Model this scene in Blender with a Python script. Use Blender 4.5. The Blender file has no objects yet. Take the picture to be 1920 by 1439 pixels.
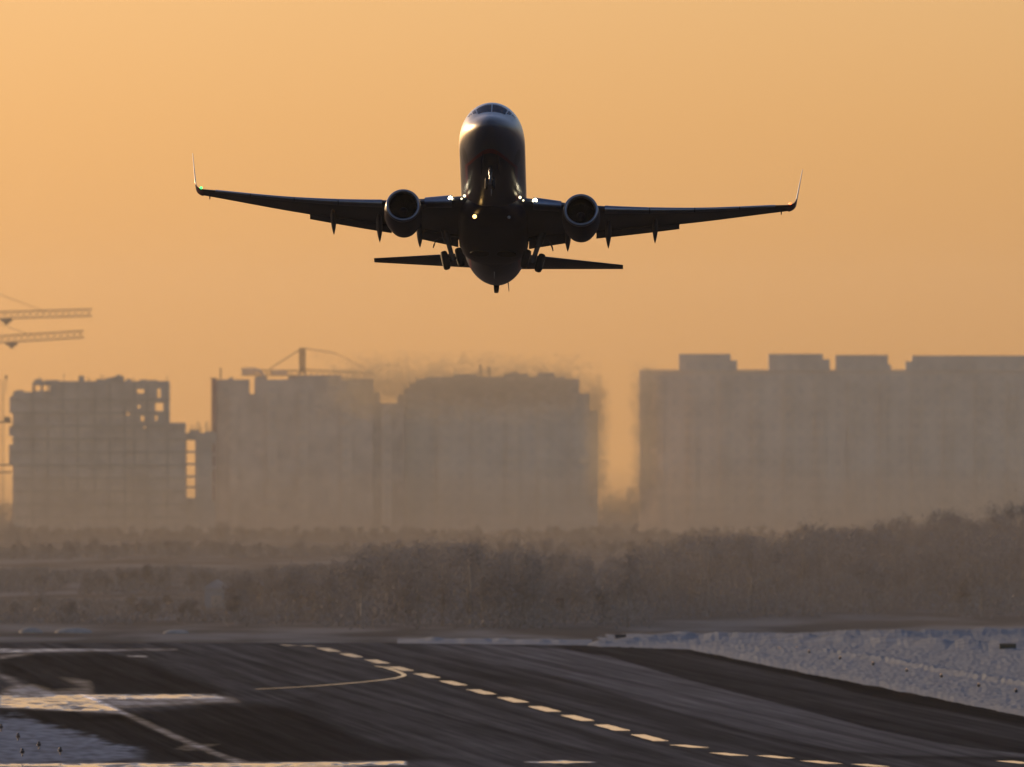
import bpy, bmesh, math, random
from mathutils import Vector, Matrix, noise
C = bpy.context.scene
COL = C.collection
R = math.radians

# ------------------------------------------------------------------ camera
FP = 32000.0          # focal length in pixels of the 1920 px wide photograph
HZ = 760.0            # image row of the level line of sight
CAMH = 30.0
cam = bpy.data.cameras.new('camera')
camo = bpy.data.objects.new('camera', cam); COL.objects.link(camo)
cam.lens = 600; cam.sensor_width = 36; cam.sensor_fit = 'HORIZONTAL'
cam.clip_start = 1; cam.clip_end = 60000
camo.location = (0, 0, CAMH)
camo.rotation_euler = (R(90) + math.atan((HZ - 719.5) / FP), 0, 0)
cam.dof.use_dof = True; cam.dof.focus_distance = 992; cam.dof.aperture_fstop = 2.0
cam.dof.aperture_blades = 9
C.camera = camo

# ------------------------------------------------------------------ light
SUN_AZ, SUN_EL = 37.0, 5.8       # degrees left of the view axis, beyond the aircraft
w = bpy.data.worlds.new('World'); C.world = w; w.use_nodes = True
wt = w.node_tree
sky = wt.nodes.new('ShaderNodeTexSky'); sky.sky_type = 'NISHITA'; sky.sun_disc = False
sky.sun_elevation = R(SUN_EL); sky.sun_rotation = R(-SUN_AZ)
sky.dust_density = 1.55; sky.air_density = 1.0; sky.ozone_density = 1.7
wb = wt.nodes.new('ShaderNodeVectorMath'); wb.operation = 'MULTIPLY'; wb.inputs[1].default_value = (1.07, .965, 1.21)   # dusty rose cast of the evening sky
wt.links.new(sky.outputs[0], wb.inputs[0]); wt.links.new(wb.outputs[0], wt.nodes['Background'].inputs[0])
wt.nodes['Background'].inputs[1].default_value = 0.093
sl = bpy.data.lights.new('sun', 'SUN'); sl.energy = 2.0; sl.angle = R(0.5); sl.color = (1.0, 0.66, 0.34)
so = bpy.data.objects.new('sun', sl); COL.objects.link(so)
sd = Vector((-math.sin(R(SUN_AZ)) * math.cos(R(SUN_EL)), math.cos(R(SUN_AZ)) * math.cos(R(SUN_EL)), math.sin(R(SUN_EL))))
so.rotation_euler = sd.to_track_quat('Z', 'Y').to_euler()
C.view_settings.view_transform = 'Standard'; C.view_settings.look = 'None'
C.view_settings.exposure = 0.6; C.view_settings.gamma = 1
C.render.engine = 'CYCLES'
C.cycles.use_denoising = True
C.cycles.volume_bounces = 1

# ------------------------------------------------------------------ helpers
def W(px, py, d):
    """point seen at photo pixel (px, py), d metres away"""
    return Vector(((px - 960) / FP * d, d, CAMH + (HZ - py) / FP * d))
def G(px, py, z=0.0):
    d = (CAMH - z) * FP / (py - HZ)
    return Vector(((px - 960) / FP * d, d, z))

def mat(name, col, rough=0.6, metal=0.0, spec=0.5, var=0.0, scale=1.0, bump=0.0, coat=0.0, emit=None, es=0.0):
    m = bpy.data.materials.new(name); m.use_nodes = True
    nt = m.node_tree; b = nt.nodes['Principled BSDF']
    b.inputs['Base Color'].default_value = (*col, 1)
    b.inputs['Roughness'].default_value = rough
    b.inputs['Metallic'].default_value = metal
    b.inputs['Specular IOR Level'].default_value = spec
    b.inputs['Coat Weight'].default_value = coat
    if emit:
        b.inputs['Emission Color'].default_value = (*emit, 1); b.inputs['Emission Strength'].default_value = es
    tc = nt.nodes.new('ShaderNodeTexCoord')
    n = nt.nodes.new('ShaderNodeTexNoise'); n.inputs['Scale'].default_value = scale; n.inputs['Detail'].default_value = 6
    nt.links.new(tc.outputs['Object'], n.inputs['Vector'])
    if var > 0:
        r = nt.nodes.new('ShaderNodeMapRange'); r.inputs[1].default_value = .3; r.inputs[2].default_value = .7
        r.inputs[3].default_value = 1 - var; r.inputs[4].default_value = 1 + var
        nt.links.new(n.outputs[0], r.inputs[0])
        mx = nt.nodes.new('ShaderNodeVectorMath'); mx.operation = 'SCALE'
        mx.inputs[0].default_value = col
        nt.links.new(r.outputs[0], mx.inputs['Scale']); nt.links.new(mx.outputs[0], b.inputs['Base Color'])
    if bump > 0:
        bp = nt.nodes.new('ShaderNodeBump'); bp.inputs['Strength'].default_value = 1; bp.inputs['Distance'].default_value = bump
        nt.links.new(n.outputs[0], bp.inputs['Height']); nt.links.new(bp.outputs[0], b.inputs['Normal'])
    return m

def link(name, me, m, parent=None):
    o = bpy.data.objects.new(name, me); COL.objects.link(o)
    if m is not None: me.materials.append(m)
    if parent is not None: o.parent = parent
    return o
def tag(o, label=None, cat=None, group=None, kind=None):
    if label: o['label'] = label
    if cat: o['category'] = cat
    if group: o['group'] = group
    if kind: o['kind'] = kind
    return o
def empty(name, loc, label, cat, group=None):
    o = bpy.data.objects.new(name, None); COL.objects.link(o); o.location = loc
    o.empty_display_size = 1
    return tag(o, label, cat, group)

class MB:
    def __init__(s): s.v = []; s.f = []
    def add(s, vs, fs):
        n = len(s.v); s.v += [tuple(v) for v in vs]; s.f += [tuple(i + n for i in f) for f in fs]
    def box(s, a, b):
        x0, y0, z0 = a; x1, y1, z1 = b
        s.add([(x0,y0,z0),(x1,y0,z0),(x1,y1,z0),(x0,y1,z0),(x0,y0,z1),(x1,y0,z1),(x1,y1,z1),(x0,y1,z1)],
              [(3,2,1,0),(4,5,6,7),(0,1,5,4),(1,2,6,5),(2,3,7,6),(3,0,4,7)])
    def tube(s, pts, r, n=8, caps=True):
        pts = [Vector(p) for p in pts]
        if not isinstance(r, (list, tuple)): r = [r] * len(pts)
        rings = []
        for i, p in enumerate(pts):
            d = (pts[min(i+1, len(pts)-1)] - pts[max(i-1, 0)]).normalized()
            up = Vector((0,0,1)) if abs(d.z) < .9 else Vector((1,0,0))
            a = d.cross(up).normalized(); b = d.cross(a)
            rings.append([p + (a*math.cos(2*math.pi*k/n) + b*math.sin(2*math.pi*k/n))*r[i] for k in range(n)])
        s.loft(rings, caps)
    def loft(s, rings, caps=True, closed=True):
        n = len(rings[0]); vs = [v for r in rings for v in r]; fs = []
        for i in range(len(rings)-1):
            for k in range(n if closed else n-1):
                a = i*n+k; b = i*n+(k+1) % n
                fs.append((a, b, b+n, a+n))
        if caps:
            fs.append(tuple(range(n))[::-1]); fs.append(tuple((len(rings)-1)*n+k for k in range(n)))
        s.add(vs, fs)
    def lathe(s, prof, center=(0,0,0), n=40, axis='y', flat=0.0, caps=False):
        """prof: (along, radius)"""
        cx, cy, cz = center; rings = []
        for (l, r) in prof:
            ring = []
            for k in range(n):
                t = 2*math.pi*k/n; a = math.cos(t)*r; b = math.sin(t)*r
                if b < 0: b *= (1-flat)
                ring.append((cx+a, cy+l, cz+b) if axis == 'y' else (cx+l, cy+a, cz+b))
            rings.append(ring)
        s.loft(rings, caps)
    def build(s, name, m, parent=None, smooth=False, weld=False, flip=False):
        me = bpy.data.meshes.new(name); me.from_pydata(s.v, [], s.f)
        bm = bmesh.new(); bm.from_mesh(me)
        if weld: bmesh.ops.remove_doubles(bm, verts=bm.verts, dist=1e-4)
        bmesh.ops.recalc_face_normals(bm, faces=bm.faces)
        bm.to_mesh(me); bm.free()
        if smooth:
            me.polygons.foreach_set('use_smooth', [True]*len(me.polygons))
            try: me.set_sharp_from_angle(angle=R(42))
            except Exception: pass
        me.update()
        return link(name, me, m, parent)

def lerp(tab, x):
    if x <= tab[0][0]: return tab[0][1]
    for (a, u), (b, v) in zip(tab, tab[1:]):
        if x <= b: return u + (v-u)*(x-a)/(b-a)
    return tab[-1][1]
def spline(tab, x):
    """monotone-ish cubic through the table"""
    n = len(tab)
    if x <= tab[0][0]: return tab[0][1]
    if x >= tab[-1][0]: return tab[-1][1]
    for i in range(n-1):
        if x <= tab[i+1][0]: break
    def sl(j):
        if j == 0: return (tab[1][1]-tab[0][1])/(tab[1][0]-tab[0][0])
        if j == n-1: return (tab[-1][1]-tab[-2][1])/(tab[-1][0]-tab[-2][0])
        a = (tab[j][1]-tab[j-1][1])/(tab[j][0]-tab[j-1][0]); b = (tab[j+1][1]-tab[j][1])/(tab[j+1][0]-tab[j][0])
        return 0 if a*b <= 0 else 2*a*b/(a+b)
    x0, y0 = tab[i]; x1, y1 = tab[i+1]; h = x1-x0; t = (x-x0)/h
    return (2*t**3-3*t*t+1)*y0 + (t**3-2*t*t+t)*h*sl(i) + (-2*t**3+3*t*t)*y1 + (t**3-t*t)*h*sl(i+1)

# ================================================================== GROUND
# level airfield out to 5 km, then the land falls gently away
def gz(y): return 0 if y <= 3200 else -(y-3200)*.00545
def ground():
    bm = bmesh.new(); xs = [-2400, -900, -300, -100, 0, 100, 300, 900, 2400]
    ys = [-200, 600, 1200, 1400, 1700, 2000, 2300, 2600, 3000, 3500, 4200, 5000, 6000, 7500, 9000]
    g = [[bm.verts.new((x, y, gz(y))) for x in xs] for y in ys]
    for j in range(len(ys)-1):
        for i in range(len(xs)-1): bm.faces.new((g[j][i], g[j][i+1], g[j+1][i+1], g[j+1][i]))
    me = bpy.data.meshes.new('ground'); bm.to_mesh(me); bm.free()
    m = bpy.data.materials.new('winter_ground'); m.use_nodes = True; nt = m.node_tree; b = nt.nodes['Principled BSDF']
    tc = nt.nodes.new('ShaderNodeTexCoord')
    mp = nt.nodes.new('ShaderNodeMapping'); mp.inputs['Scale'].default_value = (.05, .012, 1)
    n = nt.nodes.new('ShaderNodeTexNoise'); n.inputs['Scale'].default_value = 1; n.inputs['Detail'].default_value = 7
    nt.links.new(tc.outputs['Object'], mp.inputs[0]); nt.links.new(mp.outputs[0], n.inputs['Vector'])
    cr = nt.nodes.new('ShaderNodeValToRGB'); cr.color_ramp.elements[0].position = .44; cr.color_ramp.elements[1].position = .62
    cr.color_ramp.elements[0].color = (.17, .145, .11, 1); cr.color_ramp.elements[1].color = (.33, .30, .25, 1)
    nt.links.new(n.outputs[0], cr.inputs[0]); nt.links.new(cr.outputs[0], b.inputs['Base Color'])
    b.inputs['Roughness'].default_value = 1; b.inputs['Specular IOR Level'].default_value = 0
    tag(link('ground', me, m), kind='structure')
ground()

# ---- soft polygon / band masks in photo pixels, used to lay out tone of the pavement
def seg_d(p, a, b):
    ax, ay = a; bx, by = b; px, py = p
    dx, dy = bx-ax, by-ay; t = max(0, min(1, ((px-ax)*dx+(py-ay)*dy)/(dx*dx+dy*dy+1e-9)))
    return math.hypot(px-ax-t*dx, (py-ay-t*dy))
def inside(p, poly):
    x, y = p; c = False; n = len(poly)
    for i in range(n):
        x1, y1 = poly[i]; x2, y2 = poly[(i+1) % n]
        if (y1 > y) != (y2 > y) and x < (x2-x1)*(y-y1)/(y2-y1)+x1: c = not c
    return c
def sd_poly(p, poly):
    q = (p[0]*.25, p[1])                      # grazing view: rows count more than columns
    P = [(a*.25, b) for a, b in poly]
    d = min(seg_d(q, P[i], P[(i+1) % len(P)]) for i in range(len(P)))
    return -d if inside(p, poly) else d
def sm(a, b, x):
    t = max(0, min(1, (x-a)/(b-a))); return t*t*(3-2*t)
def line_y(pts, x): return lerp(pts, x)

TOPROW = [(-300, 1212), (0, 1211), (400, 1208), (700, 1211), (1060, 1214), (1290, 1219), (1500, 1262), (1700, 1300), (1920, 1345), (2300, 1420)]
A_LINE = [(900, 1210), (1050, 1217), (1140, 1231), (1240, 1261), (1370, 1297), (1500, 1330), (1640, 1368), (1760, 1393), (1850, 1407), (1920, 1414), (2300, 1465)]
B_LINE = [(650, 1214), (800, 1226), (1000, 1258), (1100, 1286), (1200, 1316), (1300, 1345), (1400, 1372), (1500, 1395), (1590, 1410), (1680, 1418), (1920, 1421), (2300, 1440)]
C_LINE = [(200, 1208), (350, 1213), (430, 1232), (520, 1257), (620, 1286), (760, 1325), (900, 1362), (1030, 1396), (1160, 1421), (1300, 1446)]
S_TOP = [(1100, 1212), (1290, 1219), (1360, 1230), (1500, 1258), (1600, 1280), (1700, 1300), (1820, 1322), (1920, 1340), (2300, 1420)]
S_BOT = [(1100, 1213), (1290, 1226), (1360, 1241), (1500, 1271), (1600, 1298), (1700, 1318), (1820, 1342), (1920, 1360), (2300, 1440)]
DARK = [
 ([(0,1235),(90,1226),(245,1229),(300,1246),(380,1276),(425,1296),(400,1303),(165,1303),(120,1296),(60,1268),(0,1245)], .42, 6),
 ([(150,1350),(250,1335),(420,1322),(540,1326),(600,1345),(650,1368),(700,1390),(770,1408),(840,1424),(700,1430),(460,1430),(380,1400),(250,1352)], .36, 7),
 ([(0,1330),(60,1330),(230,1342),(290,1370),(400,1412),(430,1430),(290,1432),(230,1405),(130,1372),(50,1348),(0,1346)], .36, 4),
 ([(0,1240),(30,1250),(80,1275),(125,1298),(95,1300),(40,1275),(0,1262)], .35, 2),
 ([(820,1270),(900,1278),(1010,1312),(1100,1340),(1060,1342),(950,1315),(850,1288)], .75, 5),
]
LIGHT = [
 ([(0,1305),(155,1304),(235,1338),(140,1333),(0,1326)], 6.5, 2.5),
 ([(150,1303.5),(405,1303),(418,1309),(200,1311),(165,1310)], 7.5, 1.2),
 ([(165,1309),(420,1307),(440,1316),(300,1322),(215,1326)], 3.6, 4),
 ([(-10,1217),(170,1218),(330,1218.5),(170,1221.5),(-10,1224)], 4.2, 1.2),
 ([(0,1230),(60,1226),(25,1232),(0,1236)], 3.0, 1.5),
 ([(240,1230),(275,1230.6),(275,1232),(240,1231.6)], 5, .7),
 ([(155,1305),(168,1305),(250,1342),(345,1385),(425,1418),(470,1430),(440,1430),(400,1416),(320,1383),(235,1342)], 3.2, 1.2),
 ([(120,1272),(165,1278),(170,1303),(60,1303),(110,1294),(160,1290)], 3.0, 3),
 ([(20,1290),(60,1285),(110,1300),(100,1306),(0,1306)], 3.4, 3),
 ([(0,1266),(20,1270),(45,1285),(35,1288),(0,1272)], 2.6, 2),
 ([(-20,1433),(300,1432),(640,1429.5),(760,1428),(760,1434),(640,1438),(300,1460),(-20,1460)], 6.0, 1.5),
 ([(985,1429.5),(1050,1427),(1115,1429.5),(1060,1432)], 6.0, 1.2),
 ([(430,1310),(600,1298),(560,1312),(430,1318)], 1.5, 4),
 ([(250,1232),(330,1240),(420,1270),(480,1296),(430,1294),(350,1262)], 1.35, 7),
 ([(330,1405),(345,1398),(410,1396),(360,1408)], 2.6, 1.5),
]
SNOWP = [(-40,1346),(45,1348),(80,1360),(130,1374),(190,1390),(255,1407),(262,1420),(200,1430),(-40,1434)]
def tone(px, py):
    """relative reflectance of the pavement and how glossy / snowy it is"""
    n1 = noise.noise((px*.006, py*.09, 3.1)); n2 = noise.noise((px*.02, py*.25, 9.2)); n3 = noise.noise((px*.06, py*.6, 1.7))
    nn = n1*.55 + n2*.3 + n3*.15
    wy = py + n2*2.2 + n3*1.6
    wy2 = py + n3*.7
    t = 1.0 + .16*nn
    a = line_y(A_LINE, px); b = line_y(B_LINE, px); c = line_y(C_LINE, px)
    # strip between the two seams is paler and smoother
    if px > 700:
        k = sm(a-1.5, a+1.5, wy2) * (1-sm(b-2.0, b+1.0, wy2))
        t *= 1 + k*(.75 - .3*sm(a, b+6, py)) * sm(700, 1000, px)
    # beyond the far seam: darker tarmac, fading up towards the shoulder
    if px > 1000:
        k = (1-sm(a-1.5, a+1.5, wy2)) * sm(1000, 1080, px)
        t *= 1 - k*(.50 - .26*sm(2, 40, a-py))
    # wheel-worn dark line just under each seam
    t *= 1 - .42*math.exp(-((wy2-b-2.5)/4.0)**2) * sm(900, 1150, px)
    t *= 1 - .38*math.exp(-((wy2-c)/3.0)**2) * sm(330, 500, px)
    t *= 1 + .25*math.exp(-((wy-c+9)/6.0)**2)
    t *= 1 - .22*math.exp(-((wy-b-24)/9.0)**2) * sm(700, 1000, px)
    t *= 1 + .25*sm(1360, 1420, py)*math.exp(-((px-800)/260)**2)*(.5+n1)
    ice = 0
    for poly, v, s in DARK:
        d = sd_poly((px, wy), poly)
        if d < s: t *= v + (1-v)*sm(-s, s, d)
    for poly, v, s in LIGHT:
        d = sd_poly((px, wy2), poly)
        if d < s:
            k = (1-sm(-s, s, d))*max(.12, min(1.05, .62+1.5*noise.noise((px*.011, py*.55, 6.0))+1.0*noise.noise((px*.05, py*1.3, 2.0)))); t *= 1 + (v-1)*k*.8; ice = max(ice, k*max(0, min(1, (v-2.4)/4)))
    # shoulder
    st = line_y(S_TOP, px); sb = line_y(S_BOT, px)
    if px > 1150:
        k = sm(st-3, st, wy2)*(1-sm(sb-1.5, sb+1.5, wy2))*sm(1180, 1330, px)
        t = t*(1-k) + .30*k
    d = sd_poly((px, wy+n2*9+n1*6+n3*5), SNOWP)
    snow = (1-sm(-6, 6, d))*(.75+.35*n2+.5*n3)
    return max(.12, t), snow, ice

def grid_mesh(name, x0, x1, nx, rows, hfun, toner, m):
    """ground patch tessellated finer near the camera; vertices lie on the ground plane + height"""
    vs = []; cols = []
    for py in rows:
        for i in range(nx+1):
            px = x0 + (x1-x0)*i/nx
            g = G(px, py); z = hfun(px, py)
            vs.append((g.x, g.y, z))
            cols.append(toner(px, py) if toner else (0, 0, 0))
    fs = []
    for j in range(len(rows)-1):
        for i in range(nx):
            a = j*(nx+1)+i; fs.append((a, a+nx+1, a+nx+2, a+1))
    me = bpy.data.meshes.new(name); me.from_pydata(vs, [], fs)
    if toner:
        ca = me.color_attributes.new('wear', 'FLOAT_COLOR', 'POINT')
        for k, (t, s, ic) in enumerate(cols): ca.data[k].color = (t*.15, s, ic, 1)
    me.polygons.foreach_set('use_smooth', [True]*len(fs)); me.update()
    return me

def asphalt_mat():
    m = bpy.data.materials.new('worn_asphalt'); m.use_nodes = True; nt = m.node_tree; b = nt.nodes['Principled BSDF']; L = nt.links.new
    at = nt.nodes.new('ShaderNodeAttribute'); at.attribute_name = 'wear'
    sp = nt.nodes.new('ShaderNodeSeparateColor'); L(at.outputs['Color'], sp.inputs[0])
    tc = nt.nodes.new('ShaderNodeTexCoord')
    mp = nt.nodes.new('ShaderNodeMapping'); mp.vector_type = 'TEXTURE'; mp.inputs['Scale'].default_value = (1.1, 80, 1); mp.inputs['Rotation'].default_value = (0, 0, .063);
    n = nt.nodes.new('ShaderNodeTexNoise'); n.inputs['Scale'].default_value = 1; n.inputs['Detail'].default_value = 8; n.inputs['Roughness'].default_value = .65
    L(tc.outputs['Object'], mp.inputs[0]); L(mp.outputs[0], n.inputs['Vector'])
    r = nt.nodes.new('ShaderNodeMapRange'); r.inputs[1].default_value = .3; r.inputs[2].default_value = .7; r.inputs[3].default_value = .66; r.inputs[4].default_value = 1.42
    L(n.outputs[0], r.inputs[0])
    mp2 = nt.nodes.new('ShaderNodeMapping'); mp2.vector_type = 'TEXTURE'; mp2.inputs['Scale'].default_value = (2.2, 400, 1); mp2.inputs['Rotation'].default_value = (0, 0, .063)
    n2 = nt.nodes.new('ShaderNodeTexNoise'); n2.inputs['Scale'].default_value = 1; n2.inputs['Detail'].default_value = 4
    L(tc.outputs['Object'], mp2.inputs[0]); L(mp2.outputs[0], n2.inputs['Vector'])
    r2 = nt.nodes.new('ShaderNodeMapRange'); r2.inputs[1].default_value = .36; r2.inputs[2].default_value = .62; r2.inputs[3].default_value = .68; r2.inputs[4].default_value = 1.3; L(n2.outputs[0], r2.inputs[0])
    mr = nt.nodes.new('ShaderNodeMath'); mr.operation = 'MULTIPLY'; L(r.outputs[0], mr.inputs[0]); L(r2.outputs[0], mr.inputs[1])
    mu = nt.nodes.new('ShaderNodeMath'); mu.operation = 'MULTIPLY'; L(sp.outputs[0], mu.inputs[0]); L(mr.outputs[0], mu.inputs[1])
    vm = nt.nodes.new('ShaderNodeVectorMath'); vm.operation = 'SCALE'; vm.inputs[0].default_value = (.61, .585, .55); L(mu.outputs[0], vm.inputs['Scale'])
    mx = nt.nodes.new('ShaderNodeMix'); mx.data_type = 'RGBA'; L(sp.outputs[1], mx.inputs[0]); L(vm.outputs[0], mx.inputs[6])
    mx.inputs[7].default_value = (.34, .37, .40, 1)
    L(mx.outputs[2], b.inputs['Base Color'])
    rr = nt.nodes.new('ShaderNodeMapRange'); rr.inputs[2].default_value = .55; rr.inputs[3].default_value = 1.0; rr.inputs[4].default_value = .10; L(sp.outputs[2], rr.inputs[0]); L(rr.outputs[0], b.inputs['Roughness'])
    L(sp.outputs[2], b.inputs['Specular IOR Level'])
    return m
def rows(a, b, s0, s1):
    out = []; y = a
    while y < b:
        out.append(y); y += s0 + (s1-s0)*(y-a)/(b-a)
    out.append(b); return out
me = grid_mesh('runway', -120, 2040, 520, rows(1206, 1462, .9, 1.6), lambda px, py: .02, tone, asphalt_mat())
tag(link('runway', me, asphalt_mat()), kind='structure')

mb = MB(); mb.add([(-500,200,.01),(500,200,.01),(500,1368,.01),(-500,1368,.01)], [(0,1,2,3)])  # unseen dark sheet added under the aircraft to cut light bounced from the ground
tag(mb.build('unseen_dark_sheet', mat('bounce_cut_dark', (.04,.04,.042), rough=.9, spec=.1, var=.2, scale=.1)), kind='structure')
# painted markings, 4 mm above the tarmac
paint = mat('white_runway_paint', (.86, .80, .66), rough=.10, spec=1.0, var=.12, scale=1.5)
def ang_dir():
    a = G(615, 1219); b = G(1216, 1384); return (b-a).normalized()
RD = ang_dir(); RN = Vector((RD.y, -RD.x, 0))
random.seed(4)
DASH = [(540,1210.5,.5),(578,1212,.4),(616,1219,1),(659,1229.5,1),(707,1241,1),(752,1254.5,1),(800,1267.5,1),(850,1281.5,1),(903,1298,1),(961,1313,1),
        (1020,1330,1),(1083,1347,1),(1147,1365,1),(1217,1384,1),(1292,1400,.95),(1366,1415,.9),(1454,1420,.9),(1540,1430,.9),(1632,1436,.8),(1905,1430,.8)]
for (px, py, s) in DASH:
    c = G(px, py); L_ = 30*s
    if s < 1:  # marks on the dip of the runway run straighter across the view
        a = c - Vector((1.15*L_/30, 0, 0))*1.0; 
    mb = MB(); hw = .75
    n = 7; left = []; right = []
    for i in range(n+1):
        t = -0.5 + i/n
        if s < 1: dirv = Vector((RD.x*1.1, RD.y*.45, 0))
        else: dirv = RD
        p = c + dirv*(t*L_); j = 1 + .12*random.uniform(-1, 1)
        left.append((p + RN*hw*j).to_tuple()[:2] + (.024,)); right.append((p - RN*hw*j).to_tuple()[:2] + (.024,))
    vs = left + right; mb.add(vs, [(i, i+1, n+1+i+1, n+1+i) for i in range(n)])
    tag(mb.build('runway_marking', paint), kind='structure')
def strip(pts, wpx, name='taxi_line', m=paint):
    """painted line along photo points; wpx = its half width in image columns"""
    mb = MB(); P = []
    for i in range(len(pts)-1):
        for k in range(6):
            t = k/6; P.append((pts[i][0]+(pts[i+1][0]-pts[i][0])*t, pts[i][1]+(pts[i+1][1]-pts[i][1])*t))
    P.append(pts[-1]); Q = [G(*p) for p in P]; Lf = []; Rt = []
    for i, q in enumerate(Q):
        d = (Q[min(i+1, len(Q)-1)] - Q[max(i-1, 0)]).normalized(); nrm = Vector((d.y, -d.x, 0))
        Lf.append((q.x+nrm.x*wpx, q.y+nrm.y*wpx, .024)); Rt.append((q.x-nrm.x*wpx, q.y-nrm.y*wpx, .024))
    n = len(Q); mb.add(Lf+Rt, [(i, i+1, n+i+1, n+i) for i in range(n-1)])
    return tag(mb.build(name, m), kind='structure')
yel = mat('worn_yellow_paint', (.62, .52, .30), rough=.12, var=.2, scale=1)
strip([(703,1249.5),(722,1252),(738,1257),(750,1261.5),(758,1265.5),(757,1268),(745,1271.5),(722,1275),(690,1278.5),(640,1283),(590,1287),(540,1290),(480,1293)], .28, 'taxi_line', yel)

# ---- snow field to the right of the runway
def ridge(px, py, line, h, w1, w2):
    y = line_y(line, px); d = py - y
    return h*math.exp(-(d/(w1 if d < 0 else w2))**2)
R1 = [(1080,1210),(1180,1206),(1300,1203),(1450,1206),(1600,1211),(1750,1217),(1920,1220),(2100,1224)]
R2 = [(1290,1216),(1400,1219),(1560,1228),(1660,1242),(1760,1262),(1840,1275),(1920,1288),(2100,1325)]
R3 = [(1500,1192),(1700,1196),(1920,1190),(2100,1188)]
def snow_h(px, py):
    n = noise.noise((px*.03, py*.25, 0)); n2 = noise.noise((px*.11, py*.8, 5)); g = G(px, py)
    z = .22 + .08*(n+.5) + .05*n2 + .07*noise.noise((g.x*.9, g.y*.2, 2)) + .06*noise.noise((g.x*2.3, g.y*.5, 7)) - .25*(1-sm(1120, 1290, px))
    edge = py - line_y(TOPROW, px) + 1.8*noise.noise((px*.03, 0, 3)) + .7*noise.noise((px*.13, 0, 8))   # >0 means on the runway side
    k = 1 - sm(-10, 1.5, edge)
    e2 = sm(1040, 1180, px)
    z = z*k
    z += ridge(px, py, R1, .95 + .2*n, 2.2, 3.2)*e2*(.65+.35*sm(1100, 1400, px))
    z += ridge(px, py, R2, .32 + .12*n2, 5, 3)*sm(1280, 1500, px)
    z += ridge(px, py, R3, .7 + .2*n, 3, 3)*sm(1480, 1650, px)
    return z - .25*sm(-2, 4, edge) - .6*(1-sm(1060, 1130, px)) - .5*(1-sm(1184, 1191, py+noise.noise((px*.02,0,4))*4))
snow = mat('snow', (.24, .265, .275), rough=.85, spec=.1, var=.28, scale=.45, bump=.10)
srows = rows(1180, 1440, .7, 1.6)
me = grid_mesh('snow_field', 1030, 2120, 620, srows, snow_h, None, None)
# keep only the part lying beyond the runway edge
bm = bmesh.new(); bm.from_mesh(me)
kill = [f for f in bm.faces if all(v.co.z < -.12 for v in f.verts)]
bmesh.ops.delete(bm, geom=kill, context='FACES'); bm.to_mesh(me); bm.free()
tag(link('snow_field', me, snow), kind='structure')
# thin drifted snow left of the wood, along the far end of the pavement
def drift(name, poly_top, poly_bot, h, x0, x1, d0=0):
    nx = 90; vs = []; fs = []; ny = 8
    for j in range(ny+1):
        for i in range(nx+1):
            px = x0+(x1-x0)*i/nx; t = j/ny
            py = line_y(poly_top, px)*(1-t)+line_y(poly_bot, px)*t
            g = G(px, py); e = min(1, 6*min(i/nx, 1-i/nx))
            vs.append((g.x, g.y, .03+h*math.sin(math.pi*t)*e*(.7+.5*noise.noise((px*.05, t*3, h)))))
    for j in range(ny):
        for i in range(nx):
            a = j*(nx+1)+i; fs.append((a, a+nx+1, a+nx+2, a+1))
    me = bpy.data.meshes.new(name); me.from_pydata(vs, [], fs); me.polygons.foreach_set('use_smooth', [True]*len(fs)); me.update()
    tag(link(name, me, snow), kind='structure')
drift('snow_drift', [(740,1198),(1120,1200)], [(740,1207),(1120,1211)], .55, 745, 1110)

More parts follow.
